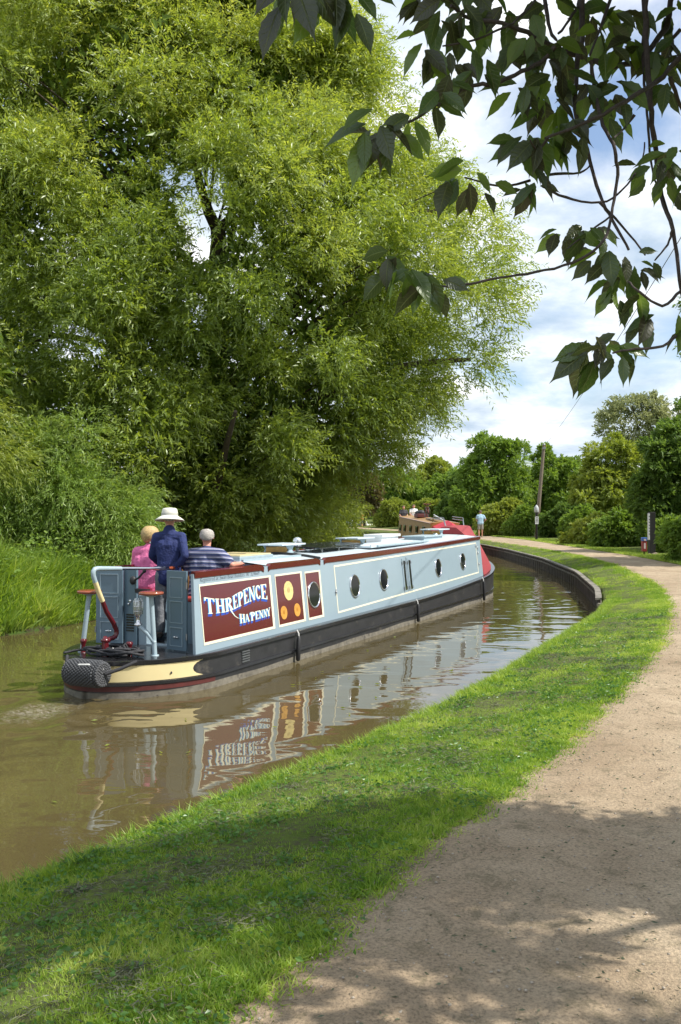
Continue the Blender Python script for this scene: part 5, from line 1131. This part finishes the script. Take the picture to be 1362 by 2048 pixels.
def stripes():
    m = bpy.data.materials.new('striped_shirt'); m.use_nodes = True; t = m.node_tree; p = t.nodes['Principled BSDF']; sp_ = N(t, 'ShaderNodeSeparateXYZ'); LK(t, N(t, 'ShaderNodeTexCoord').outputs['Object'], sp_.inputs[0])
    f = M(t, 'FRACT', M(t, 'MULTIPLY', M(t, 'ADD', sp_.outputs[2], M(t, 'MULTIPLY', sp_.outputs[0], .25)), 16.0))
    c = ramp(t, f, [(0, (.035, .05, .13)), (.40, (.035, .05, .13)), (.44, (.50, .50, .60)), (.55, (.50, .50, .60)), (.60, (.16, .19, .34)), (.74, (.16, .19, .34)), (.78, (.42, .33, .40)), (.84, (.035, .05, .13))], 'CONSTANT')
    LK(t, c, p.inputs['Base Color']); p.inputs['Roughness'].default_value = .85; return m
SK2 = pmat('rosy_skin', (.62, .28, .20), .55, 0, .08, 20)
# man at the tiller
person('man in a white sun hat and navy jacket standing at the tiller', tuple(BW(.97, -.11, .48)), BANG + .5,
       dict(pelvis=(0, 0, .90), chest=(-.01, 0, 1.26), neck=(.01, 0, 1.47), head=(.045, .0, 1.61), shl=(-.01, .17, 1.38), shr=(-.01, -.17, 1.38), ell=(.05, .24, 1.12), wrl=(.20, .16, 1.0), elr=(-.15, -.23, 1.13), wrr=(-.10, -.15, 1.0), par=(-.05, -.12, .985),
            hil=(0, .10, .86), hir=(0, -.10, .86), knl=(.03, .12, .47), knr=(.0, -.11, .47), anl=(-.02, .13, .09), anr=(-.04, -.12, .09)), NAVY, GREYT, sleeves='jacket', hair=(GREYH, 'short'), hat=HATC, shoes=pmat('dark_shoe', (.04, .035, .03), .5), topr=.90)
person('blonde woman in a pink top sitting beside the man in the hat', tuple(BW(1.18, -.64, .40)), BANG + .1,
       dict(pelvis=(0, 0, .76), chest=(.03, 0, 1.10), neck=(.06, 0, 1.32), head=(.09, 0, 1.46), shl=(.03, .17, 1.23), shr=(.03, -.17, 1.23), ell=(.08, .24, .98), wrl=(.28, .16, .86), elr=(.06, -.24, .97), wrr=(.28, -.18, .86),
            hil=(.04, .10, .74), hir=(.04, -.10, .74), knl=(.42, .12, .70), knr=(.42, -.12, .70), anl=(.40, .12, .28), anr=(.40, -.12, .28)), PINK, pmat('pale_trouser', (.5, .45, .42), .8), sleeves='long', hair=(BLOND, 'bob'), topr=1.08, headturn=-.2)
person('balding grey-haired man in a blue striped shirt, elbow on the boat side', tuple(BW(1.16, .36, .34)), BANG + .15,
       dict(pelvis=(0, 0, .76), chest=(.02, 0, 1.13), neck=(.03, 0, 1.37), head=(.055, .01, 1.51), shl=(.0, .21, 1.27), shr=(.0, -.21, 1.27), ell=(.02, .31, 1.03), wrl=(.22, .20, .95), elr=(-.02, -.39, 1.145), wrr=(.16, -.44, 1.15), par=(.22, -.42, 1.15),
            hil=(.04, .10, .75), hir=(.04, -.10, .75), knl=(.44, .12, .72), knr=(.44, -.12, .72), anl=(.42, .12, .30), anr=(.42, -.12, .30)), stripes(), GREYT, sleeves='short', hair=(GREYH, 'fringe'), topr=1.27, skin=SK2, headturn=.35)
def stand(label, px, yd, rz, top, bot, z=.575, arms='hip', hairm=BRH, legs='short', sleeves='short', h=1.0, group=None):
    p = at(px, 1024, yd)
    J = dict(pelvis=(0, 0, .92), chest=(0, 0, 1.26), neck=(.01, 0, 1.47), head=(.03, 0, 1.60), shl=(0, .19, 1.38), shr=(0, -.19, 1.38), hil=(0, .09, .88), hir=(0, -.09, .88), knl=(.03, .10, .48), knr=(.0, -.11, .48), anl=(-.05, .11, .09), anr=(.06, -.12, .09))
    if arms == 'hip': J.update(ell=(.05, .26, 1.12), wrl=(.24, .14, 1.02), elr=(-.05, -.33, 1.13), wrr=(.08, -.24, .98))
    else: J.update(ell=(.02, .24, 1.1), wrl=(.08, .24, .85), elr=(.02, -.24, 1.1), wrr=(.08, -.24, .85))
    return person(label, (p.x, yd, z), rz, J, top, bot, group, sleeves, legs, (hairm, 'short'), shoes=pmat('sandal', (.35, .28, .2), .7), lev=1)
stand('person in a pale blue shirt and grey shorts walking away along the towpath', 961, 58, R_(95), pmat('sky_blue_cotton', (.38, .56, .72), .8), pmat('khaki_grey', (.30, .28, .25), .8))
stand('person in an orange top standing by the white cruiser', 724, 90, R_(200), pmat('orange_cotton', (.8, .22, .05), .8), pmat('dark_blue_cloth', (.05, .06, .1), .8), z=.55, arms='down')

# ------------------------------------------------------------------ the brown boat coming round the bend
def brown_boat():
    bow = at(932, 1060, 44); a = Vector((5.9, 43.5, 0)); e = Vector((4.45, 58, 0)); dv = (e - a); L = dv.length; ang = math.atan2(dv.y, dv.x)
    b = thing('narrowboat', 'brown narrowboat with a red bow cover moored further along the canal', 'boat', tuple(a), ang)
    BR = pmat('brown_boat_paint', (.30, .165, .045), .5, 0, .1, 2); RD = pmat('bright_red_canvas', (.50, .03, .05), .7, 0, .15, 5, bump=.3)
    def w(s): return .95 * (1 - max(0, (3.0 - s) / 3.0) ** 2.2) ** .8 if s < 3 else .95
    ss = [0.02, .2, .5, 1, 1.5, 2.2, 3] + [L * q / 10 for q in range(3, 11)]; mb = MB(); vs = []
    for s in ss:
        for sg in (1, -1):
            for z in (-.2, .62 + .25 * max(0, (2.5 - s) / 2.5)): vs.append((s, sg * w(s), z))
    k = len(ss); fs = []
    for i in range(k - 1): a_ = i * 4; c = a_ + 4; fs += [(a_, c, c + 1, a_ + 1), (a_ + 2, a_ + 3, c + 3, c + 2), (a_ + 1, c + 1, c + 3, a_ + 3)]
    fs += [(k * 4 - 4, k * 4 - 2, k * 4 - 1, k * 4 - 3)]; mb.add(vs, fs); mb.build('hull', BLACKP, b)
    mb = MB(); s0, s1 = 4.0, L - .6; vs = [(s, sg * q, z) for s, zt in ((s0, 1.62), (s1, 1.92)) for sg, q, z in ((-1, .86, .6), (-1, .76, zt), (0, 0, zt + .07), (1, .76, zt), (1, .86, .6))]
    mb.add(vs, [(0, 1, 6, 5), (1, 2, 7, 6), (2, 3, 8, 7), (3, 4, 9, 8), (4, 3, 2, 1, 0), (5, 6, 7, 8, 9)]); c = mb.build('cabin', BR, b)
    mb = MB(); mb.tube([(s0, .78, 1.60), (s1, .78, 1.90)], .03, 6); mb.tube([(s0, -.78, 1.60), (s1, -.78, 1.90)], .03, 6); mb.build('handrail', pmat('pale_pink_paint', (.45, .30, .24), .5), b)
    for s in (5.6, 7.6, 9.6, 11.6, 13.2):
        for sg in (1, -1):
            if s < s1 - .4: mb = MB(); mb.box((s - .28, sg * .845 - .02, 1.05), (s + .28, sg * .845 + .02, 1.38)); f = mb.build('window', GLASS, b); mb = MB(); [mb.box((s - .31, sg * .85 - .025, z), (s + .31, sg * .85 + .025, z + .03)) for z in (1.02, 1.381)]; mb.build('window_frame', STEEL, f)
    mb = MB(); mb.box((s1 + .005, .35, .95), (s1 + .03, .6, 1.4)); mb.build('rear_window', pmat('pale_curtain', (.5, .5, .4), .5), b)
    mb = MB(); sec = [(4.0, .82, 1.45, 1.72), (3.2, .84, 1.38, 1.76), (2.2, .72, 1.25, 1.62), (1.2, .45, 1.0, 1.12)]; vs = []
    for s, ww, zs, zt in sec: vs += [(s, -min(w(s), .92), .75), (s, -ww * .8, zs), (s, 0, zt), (s, ww * .8, zs), (s, min(w(s), .92), .75)]
    mb.add(vs, [(i * 5 + j, i * 5 + j + 1, (i + 1) * 5 + j + 1, (i + 1) * 5 + j) for i in range(3) for j in range(4)] + [(15, 16, 17, 18, 19), (4, 3, 2, 1, 0)], 0, False); mb.build('bow_cover', RD, b)
    mb = MB()
    for z in (1.78, 1.9): mb.tube([(1.6, .45, z - .45), (2.0, .5, z), (4.4, .5, z + .05), (4.8, .5, z - .1)], .022, 6); mb.tube([(1.6, -.45, z - .45), (2.0, -.5, z), (4.4, -.5, z + .05)], .022, 6)
    mb.build('grab_rail', STEEL, b)
    return b, ang, a
bb, bang, bo = brown_boat()
def onbb(s, t, z): v = Vector((math.cos(bang) * s - math.sin(bang) * t, math.sin(bang) * s + math.cos(bang) * t, z)); return tuple(Vector(bo) + v)
def sit(lab, s, t, top, hm, z):
    J = dict(pelvis=(0, 0, .12), chest=(.02, 0, .46), neck=(.02, 0, .67), head=(.04, 0, .80), shl=(0, .19, .58), shr=(0, -.19, .58), ell=(.06, .26, .33), wrl=(.22, .16, .22), elr=(.06, -.26, .33), wrr=(.22, -.16, .22), hil=(.04, .1, .1), hir=(.04, -.1, .1), knl=(.4, .12, .1), knr=(.4, -.12, .1), anl=(.42, .12, -.3), anr=(.42, -.12, -.3))
    person(lab, onbb(s, t, z), bang + math.pi, J, top, GREYT, None, 'short', 'long', (hm, 'short'), lev=1, fingers=False)
LL = (Vector((4.45, 58, 0)) - bo).length
sit('person in a white shirt sitting at the stern of the brown boat', LL - .35, -.2, WHITE, BRH, 1.75); sit('person in dark clothes next to the white-shirted one on the brown boat', LL - .3, .45, pmat('dark_cloth', (.05, .05, .06), .8), BRH, 1.68)
r = thing('bicycle', 'bicycle lying among the clutter on the brown boat roof', 'bicycle', onbb(8.2, 0, 1.86), bang)
for x in (-.5, .5): mb = MB(); mb.tube([(x + .3 * math.cos(q * .3927), .12, .32 + .3 * math.sin(q * .3927) * .9) for q in range(17)], .022, 6); mb.build('wheel', RUB, r)
mb = MB(); mb.tube([(-.5, .12, .3), (-.1, .1, .28), (.3, .1, .62), (-.15, .1, .6), (-.1, .1, .28)], .018, 6); mb.tube([(.5, .12, .3), (.3, .1, .75), (.22, -.15, .8), (.2, .3, .8)], .018, 6); mb.tube([(-.5, .12, .3), (-.18, .1, .7)], .015, 6); mb.build('frame', pmat('dark_red_metal', (.2, .03, .03), .4), r)
mb = MB(); mb.ball((-.2, .1, .74), .08, 8, 0, (1.3, .7, .5)); mb.build('saddle', RUB, r)
r = thing('roof_box', 'dark bundle of gear on the brown boat roof behind the bicycle', 'gear bundle', onbb(10.3, .1, 1.88), bang)
mb = MB(); mb.box((-.7, -.35, 0), (.5, .3, .22)); mb.build('crate', pmat('dark_red_crate', (.12, .03, .03), .6), r, .03); mb = MB(); mb.ball((-.2, 0, .28), .26, 10, 0, (1.5, 1, .6)); mb.ball((.25, .1, .26), .2, 10, 0, (1.2, 1, .7)); mb.build('sack', RUB, r)
r = thing('boat_pole', 'pale boat pole and plank propped on the brown boat roof', 'pole', onbb(6.2, -.1, 1.72), bang)
mb = MB(); mb.tube([(-1.8, .1, .05), (1.6, -.1, .32)], .03, 8); mb.build('pole', WHITE, r); mb = MB(); mb.box((-1.6, .2, .08), (1.4, .42, .13)); mb.build('plank', STEEL, r)

# white cabin cruiser
def cruiser():
    c = at(696, 1056, 104); b = thing('cabin_cruiser', 'small white cabin cruiser at the far bend behind the shrub', 'boat', (c.x, 104, 0), R_(-75))
    WG = pmat('white_fibreglass', (.72, .74, .72), .25); mb = MB(); ss = [(0, .02, 1.15), (.5, .55, 1.08), (1.2, .9, 1.0), (2.5, 1.15, .92), (6, 1.15, .85)]; vs = []
    for s, w, z in ss: vs += [(s, -w * .7, -.1), (s, -w, z), (s, w, z), (s, w * .7, -.1)]
    mb.add(vs, [(i * 4 + j, i * 4 + j + 1, i * 4 + 5 + j, i * 4 + 4 + j) for i in range(4) for j in range(3)] + [(16, 17, 18, 19)], 0, True); mb.build('hull', WG, b)
    mb = MB(); mb.add([(1.6, -.75, .95), (1.6, .75, .95), (2.2, .7, 1.65), (2.2, -.7, 1.65), (4.4, .8, 1.75), (4.4, -.8, 1.75), (4.6, .95, .9), (4.6, -.95, .9)], [(0, 1, 2, 3), (3, 2, 4, 5), (1, 6, 4, 2), (0, 3, 5, 7), (5, 4, 6, 7)]); mb.build('cabin', WG, b)
    mb = MB(); mb.add([(1.70, -.62, 1.12), (1.70, .62, 1.12), (2.1, .60, 1.58), (2.1, -.60, 1.58)], [(0, 1, 2, 3)]); mb.box((2.5, -.87, 1.2), (3.9, -.80, 1.5)); mb.box((2.5, .80, 1.2), (3.9, .87, 1.5)); mb.build('windscreen', GLASS, b)
    mb = MB(); mb.tube([(3.6, -.7, 1.7), (3.8, -.6, 2.2), (3.8, .6, 2.2), (3.6, .7, 1.7)], .03, 6); mb.tube([(.3, -.3, 1.1), (.2, 0, 1.6), (.3, .3, 1.1)], .02, 6); mb.build('rail', STEEL, b)
cruiser()

# ------------------------------------------------------------------ canal edge, posts, pole
def piling():
    r = thing('piling_wall', 'dark corrugated steel piling wall with a top rail round the canal bend', 'retaining wall', (0, 0, 0))
    yy = [18.0]
    while yy[-1] < 64: 
        y = yy[-1]; dx = float(BANK(y + .05) - BANK(y)) / .05; yy.append(y + .095 / math.hypot(1, dx))
    V = []; Q = []
    for i, y in enumerate(yy):
        x = float(BANK(y)) - .05; ph = i % 4; off = -.05 if ph in (0, 1) else .03
        V += [(x + off, y, -.5), (x + off, y, .42 - (.35 if y < 18.6 else 0) * 1)]
    Q = [(i * 2, i * 2 + 2, i * 2 + 3, i * 2 + 1) for i in range(len(yy) - 1)]
    mb = MB(); mb.add(V, Q); o = mb.build('corrugated_sheet', pmat('rusty_piling', (.085, .07, .058), .8, 0, .4, 6, dirt=((.13, .10, .07), 5, .6)), r)
    mb = MB(); ys2 = list(np.arange(18.4, 64, .6))
    for z0, w0, h0 in ((.405, .08, .04), (.27, .05, .05)):
        vs = []
        for y in ys2:
            x = float(BANK(y)) - .05; vs += [(x - w0, y, z0), (x - w0, y, z0 + h0), (x + .05, y, z0 + h0), (x + .05, y, z0)]
        k = len(ys2); mb.add(vs, [(i * 4 + j, i * 4 + (j + 1) % 4, i * 4 + 4 + (j + 1) % 4, i * 4 + 4 + j) for i in range(k - 1) for j in range(4)] + [(0, 3, 2, 1)])
    mb.build('capping_rail', pmat('weathered_rail', (.20, .18, .15), .8, 0, .45, 5, bump=1, bscale=12, dirt=((.05, .06, .03), 4, .52)), r)
piling()
a = at(1083, 1024, 56); top = at(1088, 890, 56)
r = thing('telegraph_pole', 'tall bare wooden telegraph pole leaning slightly in the hedge', 'pole', (a.x - .35, 56, .5))
mb = MB(); mb.tube([(0, 0, -.1), ((top.x - a.x + .35) * .5, 0, 3), (top.x - a.x + .35, 0, top.z - .5)], [.13, .11, .09], 12); mb.build('shaft', TIMBER, r)
mb = MB(); mb.lathe([(.095, 0), (.105, .05), (.0, .09)], (top.x - a.x + .35, 0, top.z - .5), (0, 0, 1), 12); mb.box((top.x - a.x + .25, -.12, top.z - .75), (top.x - a.x + .45, -.09, top.z - .65)); mb.build('cap', STEEL, r)
s_ = top + Vector((.05, 0, 0)); e_ = at(1365, 470, 14); pts = []
for i in range(25):
    f = i / 24; p = s_.lerp(e_, f); p.z -= .9 * 4 * f * (1 - f) * .25; pts.append(tuple(p))
mb = MB(); mb.tube(pts, .007, 5); tag(mb.build('overhead_wire', pmat('wire_grey', (.12, .12, .12), .6)), 'thin overhead wire running from the telegraph pole to the upper right', 'wire')
a = at(1073, 1024, 51.5); r = thing('sign_post', 'black post with pale finial and white notice in front of the telegraph pole', 'sign post', (a.x, 51.5, .56))
mb = MB(); mb.tube([(0, 0, -.1), (0, 0, 1.9)], .07, 10); mb.build('post', GUN, r)
mb = MB(); mb.lathe([(.11, 1.62), (.13, 1.66), (.13, 1.86), (.08, 1.98), (.0, 2.06)], (0, 0, 0), (0, 0, 1), 12); mb.build('finial', pmat('pale_grey_paint', (.45, .47, .48), .6), r)
mb = MB(); mb.box((-.10, -.10, .95), (.10, -.075, 1.38)); p = mb.build('notice', WHITE, r); mb = MB(); [mb.box((-.07, -.104, 1.30 - .08 * i), (.07, -.1005, 1.33 - .08 * i)) for i in range(4)]; mb.build('notice_line', DARK, p)
a = at(1303, 1024, 34); r = thing('mile_post', 'thick black timber post with a white strip on its left edge, right of the path', 'post', (a.x, 34, .6))
mb = MB(); mb.box((-.10, -.10, -.2), (.12, .12, 1.60)); mb.build('post', pmat('tarred_timber', (.015, .014, .013), .6, 0, .3, 10), r, .012)
mb = MB(); mb.box((-.135, -.115, .55), (-.101, .05, 1.55)); p = mb.build('white_strip', WHITE, r); mb = MB(); [mb.box((-.1353, -.118, .75 + .11 * i), (-.103, -.1155, .79 + .11 * i)) for i in range(7)]; mb.build('mark', DARK, p)
mb = MB(); [mb.ball((x, y, .0), q, 8, 0, (1, 1, .7)) for x, y, q in ((.1, -.12, .12), (.0, -.2, .09), (-.12, -.1, .07))]; mb.build('base_stone', TIMBER, r)
a = at(1288, 1024, 33.6); r = thing('litter_bin', 'small red bin with a blue and white top label beside the black post', 'bin', (a.x, 33.6, .62)); r.scale = (.75, .8, .85)
mb = MB(); mb.box((-.11, -.12, .12), (.11, .12, .72)); mb.build('body', pmat('red_bin_plastic', (.30, .04, .04), .4, 0, .1), r, .025)
mb = MB(); mb.box((-.12, -.13, .58), (.12, .13, .74)); p = mb.build('blue_top', pmat('blue_plastic', (.04, .12, .42), .4), r, .02)
mb = MB(); mb.box((-.06, -.1345, .60), (.06, -.1305, .68)); mb.box((-.05, -.124, .25), (.04, -.1205, .5)); mb.build('label_plate', pmat('faded_label', (.65, .55, .55), .5), r); mb = MB(); mb.tube([(0, 0, -.1), (0, 0, .13)], .03, 8); mb.build('stand', GUN, r)

# ------------------------------------------------------------------ loose pieces become parts of their own
def split(o):
    me = o.data; n = len(me.vertices); par = list(range(n))
    def fd(i):
        while par[i] != i: par[i] = par[par[i]]; i = par[i]
        return i
    for e in me.edges:
        a, b = fd(e.vertices[0]), fd(e.vertices[1])
        if a != b: par[a] = b
    co = {}
    for v in me.vertices: co.setdefault(tuple(round(c, 5) for c in v.co), []).append(v.index)
    for g in co.values():
        for k in g[1:]:
            a, b = fd(g[0]), fd(k)
            if a != b: par[a] = b
    gr = {}
    for p in me.polygons: gr.setdefault(fd(p.vertices[0]), []).append(p)
    if len(gr) < 2: return
    for ps in gr.values():
        ids = sorted({v for p in ps for v in p.vertices}); mp_ = {v: i for i, v in enumerate(ids)}
        m2 = bpy.data.meshes.new(o.name.split('.')[0]); m2.from_pydata([tuple(me.vertices[v].co) for v in ids], [], [[mp_[v] for v in p.vertices] for p in ps])
        for m in me.materials: m2.materials.append(m)
        for q, p in zip(m2.polygons, ps): q.use_smooth = p.use_smooth; q.material_index = p.material_index
        c = bpy.data.objects.new(o.name.split('.')[0], m2); COL.objects.link(c); c.parent = o.parent
        for md in o.modifiers:
            if md.type == 'BEVEL': b = c.modifiers.new('bevel', 'BEVEL'); b.width = md.width; b.segments = 2; b.limit_method = 'ANGLE'
            if md.type == 'SOLIDIFY': b = c.modifiers.new('s', 'SOLIDIFY'); b.thickness = md.thickness
    bpy.data.objects.remove(o)
SPL = {'window_frame', 'trim', 'handle', 'cap', 'hinge', 'sling', 'drain_hole', 'bulkhead', 'cabin_side', 'locker', 'cushion', 'hatch_runner', 'handrail', 'bracket', 'board', 'foot', 'shoes', 'grab_rail', 'window', 'sack', 'base_stone', 'plank', 'white_whipping', 'side_fitting', 'windscreen', 'rail'}
for o in [o for o in S.objects if o.type == 'MESH' and o.name.split('.')[0] in SPL and not o.children]: split(o)
